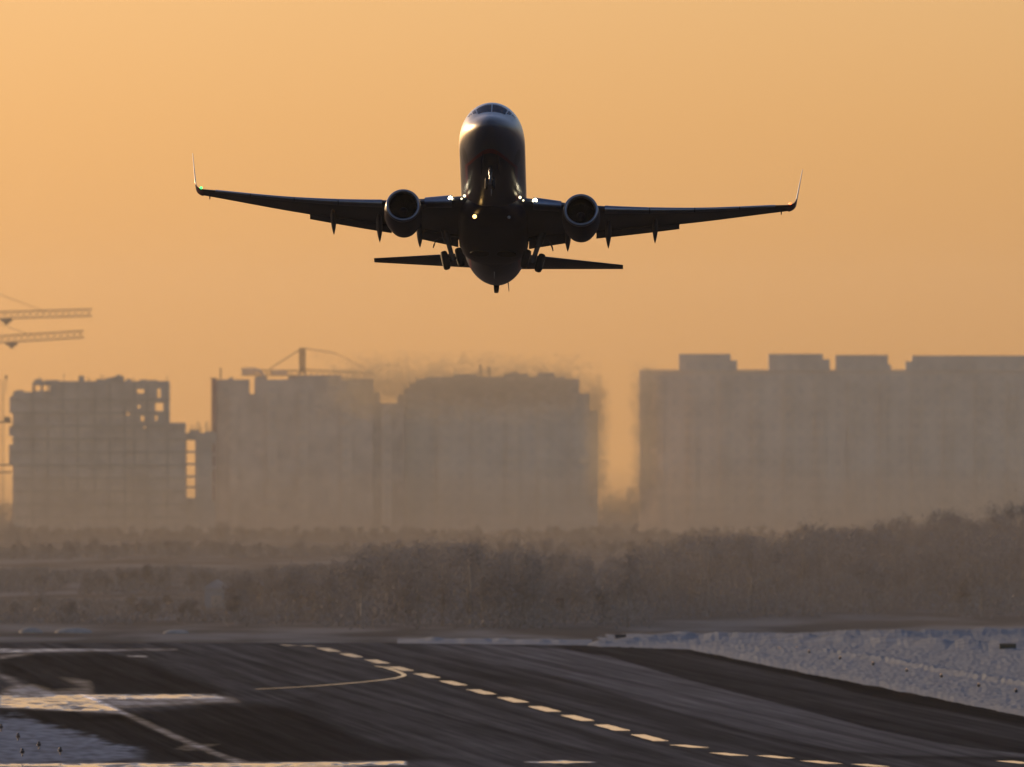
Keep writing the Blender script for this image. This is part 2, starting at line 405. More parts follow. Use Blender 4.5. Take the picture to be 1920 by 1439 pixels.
# ================================================================== TREES AND WOOD
bark = mat('bark', (.05, .04, .032), rough=.9, var=.3, scale=2)
twig = mat('bare_twigs', (.28, .245, .20), rough=.9, spec=.1, var=.4, scale=.35)
def wood(name, label, line, x0, x1, d0, d1, step, seed, hk=1.0):
    """bare winter trees: tapered trunk, limbs and a crown of fine twig pieces"""
    rnd = random.Random(seed); mb = MB(); px = x0
    while px < x1:
        d = rnd.uniform(d0, d1); top = line_y(line, px) + rnd.gauss(0, 5)
        base = Vector(((px-960)/FP*d, d, gz(d)))
        H = (CAMH - gz(d) + (HZ-top)/FP*d)*hk*(rnd.uniform(.9, 1.03) if rnd.random() > .3 else rnd.uniform(.5, .8))
        if H > 2:
            rad = H*rnd.uniform(.26, .36)
            mb.tube([base, base+Vector((0,0,H*.4)), base+Vector((rnd.uniform(-.4,.4),0,H*.85))], [H*.022, H*.015, H*.004], 5)
            lumps = []
            for k in range(rnd.randint(6, 9)):
                a = rnd.uniform(0, 6.28); rr = rad*rnd.uniform(.15, .75); zz = H*rnd.uniform(.28, .86)
                c = base + Vector((rr*math.cos(a), rr*math.sin(a), zz)); lumps.append((c, rad*rnd.uniform(.28, .5)))
                mb.tube([base+Vector((0,0,zz*.6)), c], [H*.007, H*.002], 3, caps=False)
            for (c, r_) in lumps:
                for q in range(85):
                    v = Vector((rnd.gauss(0,.6), rnd.gauss(0,.6), rnd.gauss(0,.6)))*r_
                    p = c+v; s = rnd.uniform(.16, .38)
                    dr = Vector((rnd.gauss(0,1), rnd.gauss(0,1), rnd.gauss(0,1)+.6)).normalized()*s*1.6
                    sd_ = dr.orthogonal().normalized()*s*.35
                    mb.add([p-sd_, p+sd_, p+dr], [(0,1,2)])
        for q in range(140):                      # undergrowth and young trees between the trunks
            p = base + Vector((rnd.gauss(0, rad*.6 if H > 2 else 2), rnd.uniform(-30, 30), abs(rnd.gauss(0, H*.22))))
            s = rnd.uniform(.2, .5); dr = Vector((rnd.gauss(0,.6), rnd.gauss(0,.6), rnd.uniform(.3,1.2))).normalized()*s*2; sd_ = dr.orthogonal().normalized()*s*.4
            mb.add([p-sd_, p+sd_, p+dr], [(0,1,2)])
        px += step*rnd.uniform(.6, 1.4)
    me = bpy.data.meshes.new(name); me.from_pydata(mb.v, [], mb.f); me.update()
    o = link(name, me, twig); tag(o, label, 'wood', kind='stuff')
MIDL = [(430,1075),(560,1060),(640,1045),(700,1020),(760,1008),(860,1006),(930,1012),(1000,1022),(1090,1040),(1140,1048),(1190,1030),(1230,1008)]
RTL = [(1180,1035),(1240,1010),(1300,996),(1400,992),(1480,985),(1570,978),(1640,990),(1700,1005),(1760,1000),(1820,990),(1960,985)]
FARR = [(1500,1000),(1600,985),(1700,962),(1780,950),(1830,968),(1880,945),(1960,930)]
LOWL = [(-60,1085),(60,1080),(160,1070),(260,1068),(330,1062),(420,1078),(520,1066),(640,1060)]
wood('wood', 'dark bare wood behind the runway end below the aircraft', MIDL, 440, 1200, 2300, 2600, 5.5, 1)
wood('wood', 'dark bare wood in front of the long apartment block at right', RTL, 1185, 1960, 2400, 2750, 5.5, 2)
wood('wood', 'paler taller wood standing behind the right-hand trees at the frame edge', FARR, 1560, 1960, 3000, 3300, 7, 3)
wood('wood', 'low belt of bare trees below the unfinished tower at left', LOWL, -60, 640, 2700, 3100, 5.5, 4)
FARL = [(-60,955),(60,950),(300,1010),(700,1020),(1000,1000),(1130,948),(1200,948),(1400,960)]
wood('wood', 'faint far trees closing the bottom of the gap between apartment blocks', [(1080,945),(1250,945)], 1090, 1245, 6900, 7300, 6, 5)
wood('wood', 'hazy scrub on the open ground between the wood and the apartment blocks', [(-60,1022),(300,1015),(700,1020),(1100,1012),(1500,1015),(1960,1005)], -60, 1960, 3500, 4300, 8, 10)
wood('wood', 'pale tree belt hiding the foot of the apartment blocks', [(-60,982),(200,990),(500,984),(800,992),(1100,986),(1400,990),(1960,975)], -60, 1960, 4700, 5200, 9, 8)
wood('wood', 'lowest strip of dark scrub at left, just beyond the runway end', [(-60,1132),(80,1122),(200,1135),(300,1118),(420,1128),(470,1140)], -60, 455, 2350, 2600, 6, 9)
wood('wood', 'faint far trees left of the unfinished tower at the frame edge', [(-60,940),(60,940)], -60, 40, 6400, 6700, 6, 6)

# ================================================================== BUILDINGS
def region(mb, solids, holes, d, depth):
    """upright slab of building outline given by photo rectangles at distance d"""
    xs = sorted({v for r_ in solids+holes for v in (r_[0], r_[2])}); ys = sorted({v for r_ in solids+holes for v in (r_[1], r_[3])})
    def isin(x, y, L_): return any(r_[0] <= x <= r_[2] and r_[1] <= y <= r_[3] for r_ in L_)
    nx, ny = len(xs)-1, len(ys)-1
    S = [[isin((xs[i]+xs[i+1])/2, (ys[j]+ys[j+1])/2, solids) and not isin((xs[i]+xs[i+1])/2, (ys[j]+ys[j+1])/2, holes) for j in range(ny)] for i in range(nx)]
    def P(x, y, dd): v = W(x, y, d); return (v.x, d+dd, max(v.z, -22))
    for i in range(nx):
        for j in range(ny):
            if not S[i][j]: continue
            x0, x1, y0, y1 = xs[i], xs[i+1], ys[j], ys[j+1]
            mb.add([P(x0,y1,0),P(x1,y1,0),P(x1,y0,0),P(x0,y0,0)], [(0,1,2,3)])
            mb.add([P(x0,y1,depth),P(x1,y1,depth),P(x1,y0,depth),P(x0,y0,depth)], [(3,2,1,0)])
            if i == 0 or not S[i-1][j]: mb.add([P(x0,y1,depth),P(x0,y1,0),P(x0,y0,0),P(x0,y0,depth)], [(0,1,2,3)])
            if i == nx-1 or not S[i+1][j]: mb.add([P(x1,y1,0),P(x1,y1,depth),P(x1,y0,depth),P(x1,y0,0)], [(0,1,2,3)])
            if j == 0 or not S[i][j-1]: mb.add([P(x0,y0,0),P(x1,y0,0),P(x1,y0,depth),P(x0,y0,depth)], [(0,1,2,3)])
            if j == ny-1 or not S[i][j+1]: mb.add([P(x0,y1,depth),P(x1,y1,depth),P(x1,y1,0),P(x0,y1,0)], [(0,1,2,3)])
def pbox(mb, x0, y0, x1, y1, d, dn, df):
    a = W(x0, y1, d); b = W(x1, y0, d)
    mb.box((a.x, d+dn*1.3, max(a.z, -22)), (b.x, d+df*1.3, b.z))
conc = mat('raw_concrete', (.68, .555, .40), rough=.9, spec=.2, var=.18, scale=.12)
conc2 = mat('darker_concrete', (.56, .465, .34), rough=.9, spec=.2, var=.2, scale=.2)
panel = mat('facade_panels', (.74, .61, .44), rough=.85, spec=.2, var=.12, scale=.08)
panel2 = mat('pale_facade', (.78, .64, .46), rough=.85, spec=.2, var=.12, scale=.08)
def windows(m, px_, pz_, frac):
    nt = m.node_tree; L = nt.links.new; b = nt.nodes['Principled BSDF']
    src = b.inputs['Base Color'].links[0].from_socket
    tc = nt.nodes.new('ShaderNodeTexCoord'); sp = nt.nodes.new('ShaderNodeSeparateXYZ'); L(tc.outputs['Object'], sp.inputs[0])
    def M(op, p, q):
        k = nt.nodes.new('ShaderNodeMath'); k.operation = op
        for i, x in enumerate((p, q)):
            if isinstance(x, (int, float)): k.inputs[i].default_value = x
            else: L(x, k.inputs[i])
        return k.outputs[0]
    fx = M('FRACT', M('DIVIDE', M('ADD', sp.outputs[0], 900.0), px_), 0); fz = M('FRACT', M('DIVIDE', M('ADD', sp.outputs[2], 90.0), pz_), 0)
    w_ = M('MULTIPLY', M('LESS_THAN', M('ABSOLUTE', M('SUBTRACT', fx, .5), 0), frac), M('LESS_THAN', M('ABSOLUTE', M('SUBTRACT', fz, .5), 0), .24))
    mx = nt.nodes.new('ShaderNodeMix'); mx.data_type = 'RGBA'; L(M('MULTIPLY', w_, .08), mx.inputs[0]); L(src, mx.inputs[6]); mx.inputs[7].default_value = (.10,.10,.11,1)
    L(mx.outputs[2], b.inputs['Base Color'])
windows(panel, 5.2, 4.4, .20); windows(panel2, 4.6, 4.4, .19)
brick = mat('reddish_brick', (.40, .24, .18), rough=.9, spec=.2, var=.15, scale=.3)
steel = mat('crane_steel', (.20, .17, .13), rough=.7, var=.2, scale=.5)
glass_dark = mat('window_glass', (.10, .10, .11), rough=.3, var=.3, scale=.3)
rnd = random.Random(11)

# --- unfinished tower on the left
D1 = 6000; ZB = 1003
t1 = empty('unfinished_tower', ((182-960)/FP*D1, D1, gz(D1)), 'raw concrete tower under construction with open top floors, leftmost building', 'building')
t1l = Vector(t1.location)
def child_build(mb, name, m, root, **k):
    o = mb.build(name, m, root, **k); o.matrix_parent_inverse = Matrix.Translation(-Vector(root.location)); 
    return o
mb = MB()
region(mb, [(24,735,62,1003),(62,715,317,1003),(317,793,347,1003),(18,744,26,775),(17,800,24,818),(17,834,24,872)],
       [(64,723,76,733),(79,723,93,733),(256,730,270,738),(294,729,301,746),(290,756,306,771),(257,760,263,766),(263,780,270,790),(290,779,295,789),(236,772,243,779),(268,799,273,803)], D1, 14)
child_build(mb, 'wall', conc, t1)
for k in range(10):
    y = 750.2 + 24.5*k
    mb = MB(); pbox(mb, 22 if k else 22, y-1.6, (319 if y < 793 else 349), y+1.2, D1, -.35, -.01)
    child_build(mb, 'floor_slab', conc2, t1)
for k, x in enumerate((62, 90, 118, 146, 178, 206, 234, 252, 276, 314)):
    mb = MB(); pbox(mb, x-1.4, 717 if x > 60 else 737, x+1.4, 1003, D1, -.62, -.36)
    child_build(mb, 'column', conc2, t1)
mb = MB()
for (a, b, c, d_) in ((147,705,157,716),(180,711,232,717),(200,708,212,716),(212,706,232,713),(218,703,226,709),(236,711,246,717),(262,712,276,717),(278,713,295,717),(65,711,78,717),(84,713,110,717),(28,732,45,737)):
    mb = MB(); pbox(mb, a, b, c, d_, D1, rnd.uniform(1, 3), rnd.uniform(5, 9))
    child_build(mb, 'formwork', conc2, t1)
for x in (165, 168, 75, 190, 194, 313, 251, 120):
    mb = MB(); a = W(x, 716, D1+4); b = W(x+rnd.uniform(-.6,.6), 716-rnd.uniform(6, 16), D1+4); mb.tube([a, b], .12, 5)
    child_build(mb, 'steel_rod', steel, t1)

# --- material hoist mast at the frame edge
def lattice(mb, p0, p1, wid, n, bar=.09, tri=False):
    p0 = Vector(p0); p1 = Vector(p1); d = (p1-p0).normalized()
    up = Vector((0,0,1)) if abs(d.z) < .7 else Vector((0,1,0))
    a = d.cross(up).normalized()*wid/2; b = a.cross(d).normalized()*wid/2
    cs = [(-a-b), (a-b), (a+b), (-a+b)]
    if tri: cs = [(-a-b), (a-b), b]
    for c in cs: mb.tube([p0+c, p1+c], bar, 4)
    for i in range(n):
        q0 = p0+(p1-p0)*i/n; q1 = p0+(p1-p0)*(i+1)/n
        for k in range(len(cs)):
            c0 = cs[k]; c1 = cs[(k+1) % len(cs)]
            if i % 2: c0, c1 = c1, c0
            mb.tube([q0+c0, q1+c1], bar*.7, 4); 
        mb.tube([q0+cs[0], q0+cs[1]], bar*.6, 4)
hm = empty('construction_hoist', W(7, 1000, 5985), 'thin lattice hoist mast standing at the left frame edge beside the raw concrete tower', 'hoist')
mb = MB(); a = W(5, 1000, 5988); a.z = -15; lattice(mb, a, W(5, 712, 5988), .9, 40, .05); child_build(mb, 'mast', steel, hm)
mb = MB(); mb.tube([W(11.5, 735, 5994), W(11.5, 706, 5994)], .1, 5); mb.box(W(9.5, 712, 5994).to_tuple(), (W(13.5, 704, 5994)+Vector((0, .4, 0))).to_tuple()); child_build(mb, 'signal_pole', steel, hm)
for y in (792, 872, 886):
    mb = MB(); pbox(mb, -6, y-1.5, 22, y+1.5, 5991, 0, 1.2)
    child_build(mb, 'wall_tie', steel, hm)
mb = MB(); pbox(mb, 8, 782, 19, 791, 5991, 0, 3); child_build(mb, 'hoist_cage', steel, hm)

# --- low unfinished link
t2 = empty('unfinished_block', ((376-960)/FP*6030, 6004, 0), 'low unfinished frame with rods sticking up between the raw tower and the tall block', 'building')
mb = MB()
holes = [(349,826,366,846),(349,850,366,869),(349,873,366,892),(349,896,366,912),(349,916,366,934),(398,832,403,850),(398,855,403,875),(398,880,403,905),(398,909,403,940)]
region(mb, [(347.5,812,404,1003)], holes, 6004, 12); child_build(mb, 'wall', conc, t2)
mb = MB(); pbox(mb, 354, 806, 372, 811.8, 6004, 3, 8); child_build(mb, 'formwork', conc2, t2); mb = MB(); pbox(mb, 384, 809, 400, 811.8, 6004, 3, 8); child_build(mb, 'formwork', conc2, t2)
for x, h in ((359,16),(365,14),(370,22),(374,20),(377,12),(385,20),(389,22),(393,12)):
    mb = MB(); mb.tube([W(x, 812, 6010), W(x+.4, 812-h, 6010)], .16, 5); child_build(mb, 'steel_rod', steel, t2)

# --- tall block left of centre, with hoist shaft
def block(name, label, solids, holes, d, depth, m, stacks=(), root_x=None):
    x = sum((s[0]+s[2])/2 for s in solids[:1]); root = empty(name, ((x-960)/FP*d, d, 0), label, 'building')
    mb = MB(); region(mb, solids, holes, d, depth); child_build(mb, 'wall', m, root)
    for (x0, y0, x1, y1) in stacks:
        mb = MB(); pbox(mb, x0, y0, x1, y1, d, -.45, -.01)
        y = y0+10
        while y < y1:
            pbox(mb, x0-.6, y-.8, x1+.6, y+.8, d, -.7, -.46); y += 23
        child_build(mb, 'balcony_stack', panel if m is not panel else panel2, root)
    return root
b1 = block('apartment_tower', 'tall grey block with a notched roof and a reddish left edge',
      [(406,712,700,1003),(560,704,640,712)], [(467,712,477,739)], 6150, 16, conc, [(430,745,446,1000),(500,730,520,1000),(560,730,578,1000),(640,735,660,1000)])
mb = MB(); pbox(mb, 396.5, 711, 405.8, 1003, 6150, -2, 4); pbox(mb, 393, 709, 407, 710.8, 6150, -2, 4); child_build(mb, 'hoist_shaft', brick, b1)
mb = MB(); mb.tube([W(414,712,6156), W(414,690,6156)], .3, 6); child_build(mb, 'roof_mast', steel, b1)
for q in ((429,708,437,6), (478,706,500,9), (540,705.5,559.5,9)):
    mb = MB(); pbox(mb, q[0], q[1], q[2], 711.8, 6150, 2, q[3]); child_build(mb, 'roof_box', conc2, b1)
# sunken link between the two tall blocks
b2 = block('linking_block', 'lower grey section forming the dip in the roofline behind the exhaust plume', [(700.5,756,757,1003),(701,736,712,756),(745,740,757,756)], [], 6151, 14, conc2, [(715,760,735,1000)])
b3 = block('apartment_tower', 'tall grey block with antennas on its roof, left of the bright gap',
      [(757.5,728,790,1003),(768,719,790,728),(780,711,1086,728),(780,728,1086,1003),(800,707,1062,711),(1086,738,1106,1003),(1106,770,1121,1003)], [], 6165, 16, panel,
      [(820,735,840,1000),(884,730,900,1000),(950,735,972,1000),(1010,735,1030,1000),(1070,740,1084,1000)])
mb = MB(); pbox(mb, 945,701,990,706.8,6165,3,10); pbox(mb, 956,698,972,700.8,6165,4,9); child_build(mb, 'roof_box', conc2, b3)
mb = MB(); pbox(mb, 1008,699,1040,706.8,6165,3,10); child_build(mb, 'roof_box', conc2, b3)
mb = MB(); pbox(mb, 850,702,895,706.8,6165,3,10); child_build(mb, 'roof_box', conc2, b3)
for x, y in ((901,684),(917,687)):
    mb = MB(); a = W(x,707,6171); b = W(x,y,6171); lattice(mb, a, b, .7, 5, .11); mb.tube([W(x-2.5,y+5,6171), W(x+2.5,y+5,6171)], .12, 4); child_build(mb, 'antenna', steel, b3)
mb = MB(); mb.tube([W(903,694,6171), W(916,696,6171)], .1, 4); child_build(mb, 'cable', steel, b3)

# --- long block at right, rooftop storeys
b4 = block('long_apartment_block', 'very long apartment block right of the bright gap with a row of rooftop storeys',
      [(1199,697,2010,1003)], [], 6225, 16, panel2,
      [(x, 712, x+16, 1000) for x in (1230,1290,1350,1410,1470,1530,1590,1650,1710,1770,1830,1890,1950)])
for sol, tip in (([(1273,664,1370,696.8),(1370,676,1382,696.8)], 1305), ([(1441,664,1543,696.8),(1543,674,1556,696.8)], 1486), ([(1567,666,1665,696.8),(1665,684,1671,696.8)], 1607),
            ([(1710,667,2010,696.8),(1698,678,1710,696.8)], 1762)):
    mb = MB(); region(mb, sol, [], 6228, 10)
    pent = child_build(mb, 'rooftop_storey', panel, b4)
    for tx in ((tip,) if tip != 1762 else (1762, 1853)):
        mb = MB(); a = W(tx-9, 664, 6231); 
        y0 = sol[0][1]
        P0, P1, P2 = W(tx-10, y0, 6229), W(tx+10, y0, 6229), W(tx, y0-6.5, 6229)
        mb.add([P0, P1, P2, P0+Vector((0,5,0)), P1+Vector((0,5,0)), P2+Vector((0,5,0))], [(0,1,2),(5,4,3),(0,2,5,3),(1,4,5,2),(0,3,4,1)])
        o = mb.build('roof_hatch', conc2, pent); o.matrix_parent_inverse = Matrix.Translation(-Vector(b4.location))
mb = MB(); pbox(mb, 1199.5, 693.5, 2010, 696.6, 6225, -.4, -.05); child_build(mb, 'parapet', panel, b4)

# --- pale sheds and snow heaps at the airfield edge
shed = empty('shed', ((406-960)/FP*2480, 2480, 0), 'small pale shed in front of the low trees at left', 'shed')
mb = MB(); d = 2480; a = W(384, 1150, d); b = W(428, 1104, d); mb.box((a.x, d, 0), (b.x, d+5, b.z)); child_build(mb, 'wall', mat('pale_cladding', (.42,.41,.37), rough=.7, var=.08, scale=.5), shed)
mb = MB(); zt = b.z; mb.add([(a.x-.3,d-.3,zt),(b.x+.3,d-.3,zt),((a.x+b.x)/2,d-.3,zt+1.3),(a.x-.3,d+5.3,zt),(b.x+.3,d+5.3,zt),((a.x+b.x)/2,d+5.3,zt+1.3)], [(0,1,2),(5,4,3),(0,2,5,3),(1,4,5,2),(0,3,4,1)]); child_build(mb, 'roof', mat('snowy_roof', (.45,.45,.43), rough=.8), shed)
mb = MB(); mb.box(((a.x+b.x)/2-.8, d-.06, 0), ((a.x+b.x)/2+.8, d-.01, 2.3)); child_build(mb, 'door', conc2, shed)
oldsnow = mat('old_snow', (.42,.38,.31), rough=.9, var=.2, scale=1)
def heap(px, py, wpx, hm_, label):
    g = G(px, py); mb = MB(); w_ = wpx/FP*g.y
    rg = []
    for j in range(6):
        t = j/5; rr = math.cos(t*math.pi/2)*w_/2+.02; zz = math.sin(t*math.pi/2)*hm_
        rg.append([(g.x+rr*math.cos(a_)*(1+.15*noise.noise((a_,t,px))), g.y+rr*.8*math.sin(a_), zz) for a_ in [k*math.pi/8 for k in range(16)]])
    mb.loft(rg); o = mb.build('snow_heap', oldsnow, None, smooth=True); tag(o, label, 'snow heap', 'heaps of snow at the far edge of the airfield')
heap(58, 1187, 46, .7, 'leftmost pale snow heap at the far pavement edge')
heap(138, 1187, 70, .65, 'wider pale snow heap, second from the left at the far pavement edge')
heap(330, 1188, 50, .5, 'faint snow heap left of the pale shed at the far pavement edge')

# ================================================================== CRANES
def crane(px, d, jib0, jib1, apex, top_y, label, px_tip, counter=None, trolley=None):
    root = empty('tower_crane', ((px-960)/FP*d, d, 0), label, 'crane', 'tower cranes over the building sites')
    base = Vector(((px-960)/FP*d, d, gz(d))); jt = W(px, jib0, d)
    mb = MB(); lattice(mb, base, jt, 2.5, 26, .17); child_build(mb, 'mast', steel, root)
    mb = MB(); lattice(mb, jt, W(px, apex, d), 1.6, 5, .18); child_build(mb, 'apex_tower', steel, root)
    tip = W(px_tip, jib1, d)
    mb = MB(); lattice(mb, jt, tip, 2.6, max(12, int((tip-jt).length/2.3)), .17); 
    child_build(mb, 'jib', steel, root)
    s = 1 if px_tip > px else -1
    cj = jt + (jt-tip).normalized()*14 if counter is None else W(counter, jib0-1, d)
    mb = MB(); lattice(mb, jt, cj, 1.9, 8, .18); child_build(mb, 'counter_jib', steel, root)
    return root, jt, tip, cj
def rope(root, a, b, r=.09):
    mb = MB(); mb.tube([a, b], r, 4); child_build(mb, 'tie_bar', steel, root)
for (d, px, j0, j1, ap, tip, tie, tr, lab) in (
    (6120, -118, 595, 586.5, 508, 172, 84, 12, 'higher of the two lattice crane jibs entering from the left edge'),
    (6090, -150, 646, 627, 556, 157, 58, 22, 'lower of the two lattice crane jibs entering from the left edge')):
    root, jt, tp, cj = crane(px, d, j0, j1, ap, None, lab, tip)
    top = W(px, ap, d); q = (tie-px)/(tip-px)
    rope(root, top, jt+(tp-jt)*q+Vector((0,0,.9))); rope(root, top, cj)
    q = (tr-px)/(tip-px); p = jt+(tp-jt)*q
    mb = MB(); mb.box((p.x-2, d-.6, p.z-2.5), (p.x+2, d+.6, p.z-1.4)); mb.box((p.x-.8, d-.3, p.z-3.4), (p.x+.8, d+.3, p.z-2.5)); child_build(mb, 'trolley', steel, root)
    mb = MB(); mb.box((cj.x-1, d-1, cj.z-2.5), (cj.x+1.5, d+1, cj.z-.2)); child_build(mb, 'counterweight', conc2, root)
d = 6185
root, jt, tp, cj = crane(567, d, 700, 706, 653, None, 'crane with dark counterweight standing over the roof of the notched block', 700, counter=452)
top = W(567, 653, d)
mb = MB(); lattice(mb, jt+Vector((0,-.2,0)), top, 1.9, 6, .17); child_build(mb, 'slewing_tower', steel, root)
rope(root, top, W(506, 692, d), .17); rope(root, top, W(630, 663, d), .15); rope(root, W(630, 663, d), W(700, 700, d), .11)
for (a_, b_, c_, e_, nm) in ((508,694,539,704,'counterweight'),(454,690,480,703,'winch_house')):
    mb = MB(); pbox(mb, a_, b_, c_, e_, d, -1.2, 1.2); child_build(mb, nm, conc2, root)
mb = MB(); mb.tube([W(476,696,d-1.3), W(486,697,d-1.3), W(492,705,d-1.3), W(497,712,d-1.3)], [.9,1.0,.9,.7], 8); child_build(mb, 'hopper', conc2, root)

# ================================================================== AIRFIELD FURNITURE
def light_post(px, py, label, s=1.0, cap=True):
    g = G(px, py+3); z = .35
    if px > 900: z = 0.0
    root = empty('edge_light', (g.x, g.y, z), label, 'edge light', 'edge lights standing in the snow beside the runway')
    mb = MB(); mb.lathe([(0,.05),(.28,.05)], n=8, axis='y', caps=True)
    mb.v = [(x, z_, y) for (x, y, z_) in mb.v]; mb.build('stem', steel_dark, root)
    mb = MB(); mb.lathe([(.26,.10),(.30,.17),(.46,.19),(.52,.10),(.54,.02)], n=12, axis='y', caps=True)
    mb.v = [(x, z_, y) for (x, y, z_) in mb.v]; mb.build('lamp_head', steel_dark, root, smooth=True)
    mb = MB(); mb.lathe([(.545,.12),(.60,.13),(.68,.08),(.70,.01)], n=12, axis='y', caps=True)
    mb.v = [(x, z_, y) for (x, y, z_) in mb.v]; mb.build('lens', lens_o if cap else steel_dark, root, smooth=True)
steel_dark = mat('dark_fitting', (.03,.03,.032), rough=.5)
lens_o = mat('amber_lens', (.75,.45,.22), rough=.25, var=.1)
EL = [(1461,1221),(1494,1220),(1517,1227),(1575,1238),(1637,1249),(1700,1262),(1765,1272),(1835,1290),(1905,1300)]
LB = ['farthest edge light, first of the row in the snow at right','second edge light from the far end of the row at right','third edge light from the far end of the row at right','fourth edge light from the far end, where the windrow begins to curve',
      'fifth and middle edge light of the row at right','fourth edge light from the near end of the row at right','third edge light from the near end of the row at right','second edge light from the near end of the row at right','nearest edge light of the row, closest to the right frame edge']
for (p, l) in zip(EL, LB): light_post(p[0], p[1], l)
for (px, py, l) in ((34,1394,'dark edge light near the top of the snow patch in the lower left corner'),(73,1410,'dark edge light in the middle of the lower left snow patch'),
                    (42,1424,'dark edge light nearest the bottom of the lower left snow patch'),(113,1421,'dark edge light at the right end of the lower left snow patch'),(2,1376,'dark edge light cut by the left frame edge on the snow patch')):
    light_post(px, py, l, cap=False)
# dark box on short legs at right
def box_sign(px0, py0, px1, py1, d, label, m, name='sign_box', cat='sign'):
    a = W(px0, py1, d); b = W(px1, py0, d); root = empty(name, ((a.x+b.x)/2, d, 0), label, cat)
    mb = MB(); mb.box((a.x, d, a.z), (b.x, d+.35, b.z)); bx = child_build(mb, 'cabinet', m, root)
    mb = MB(); t = .05; mb.box((a.x-t, d-.04, b.z+.004), (b.x+t, d+.4, b.z+.06)); child_build(mb, 'lid', steel_dark, root)
    n = 4
    for k in range(n):
        x = a.x+(b.x-a.x)*(k+.5)/n; mb = MB(); mb.tube([(x, d+.17, 0), (x, d+.17, a.z-.003)], .05, 6); child_build(mb, 'leg', steel_dark, root)
box_sign(1874, 1208, 1905, 1221, 2070, 'dark olive sign box on the snow at the right frame edge', mat('olive_sign', (.035,.04,.02), rough=.5, var=.3, scale=3))
box_sign(1153, 1191, 1174, 1200, 2170, 'small blurred dark equipment box on the snow just beyond the runway end', mat('equipment_grey', (.06,.055,.05), rough=.6, var=.2, scale=2), 'equipment_box', 'equipment')

# ================================================================== AIRLINER
air = empty('airliner', (0, 0, 0), 'twin-engine jet airliner climbing nose-up overhead with winglets and its landing gear still out', 'airplane')
DN = 972.0
air.location = ((920.5-960)/FP*DN, DN, CAMH+(HZ-214)/FP*DN)
air.rotation_euler = (R(-15.8), R(1.55), R(-0.97))

ZT = [(0,-.55),(.06,-.36),(.2,-.20),(.5,.02),(1.0,.27),(1.6,.55),(2.0,.88),(2.6,1.36),(3.1,1.60),(4,1.86),(5,1.97),(6,2.02),(29,2.02),(32,1.98),(34,1.92),(36,1.80),(37.6,1.60),(38.1,1.45)]
ZBt = [(0,-.55),(.06,-.72),(.2,-.86),(.5,-1.06),(1,-1.30),(2,-1.62),(3,-1.83),(4,-1.95),(5,-2.01),(6,-2.03),(24.5,-2.03),(26,-1.98),(28,-1.75),(30,-1.38),(32,-.88),(34,-.30),(36,.34),(37.6,.85),(38.1,1.05)]
HWt = [(0,.0),(.06,.20),(.2,.36),(.5,.62),(1,.93),(1.6,1.19),(2.3,1.42),(3,1.58),(4,1.75),(5,1.85),(6.5,1.90),(25,1.90),(27,1.87),(29,1.76),(31,1.56),(33,1.28),(35,.93),(37,.50),(38.1,.20)]
ZCt = [(0,-.55),(.5,-.5),(1,-.42),(2,-.25),(3,-.12),(5,0),(24,0),(30,.35),(34,.85),(38.1,1.25)]
def fus_pt(L_, th, off=0.0):
    hw = spline(HWt, L_); zt = spline(ZT, L_); zb = spline(ZBt, L_); zc = spline(ZCt, L_)
    zc = min(max(zc, zb+.01), zt-.01) if zt-zb > .03 else (zt+zb)/2
    c, s = math.cos(th), math.sin(th)
    hz = (zt-zc) if s >= 0 else (zc-zb)
    return Vector(((hw+off)*c, L_, zc+(hz+off)*s))
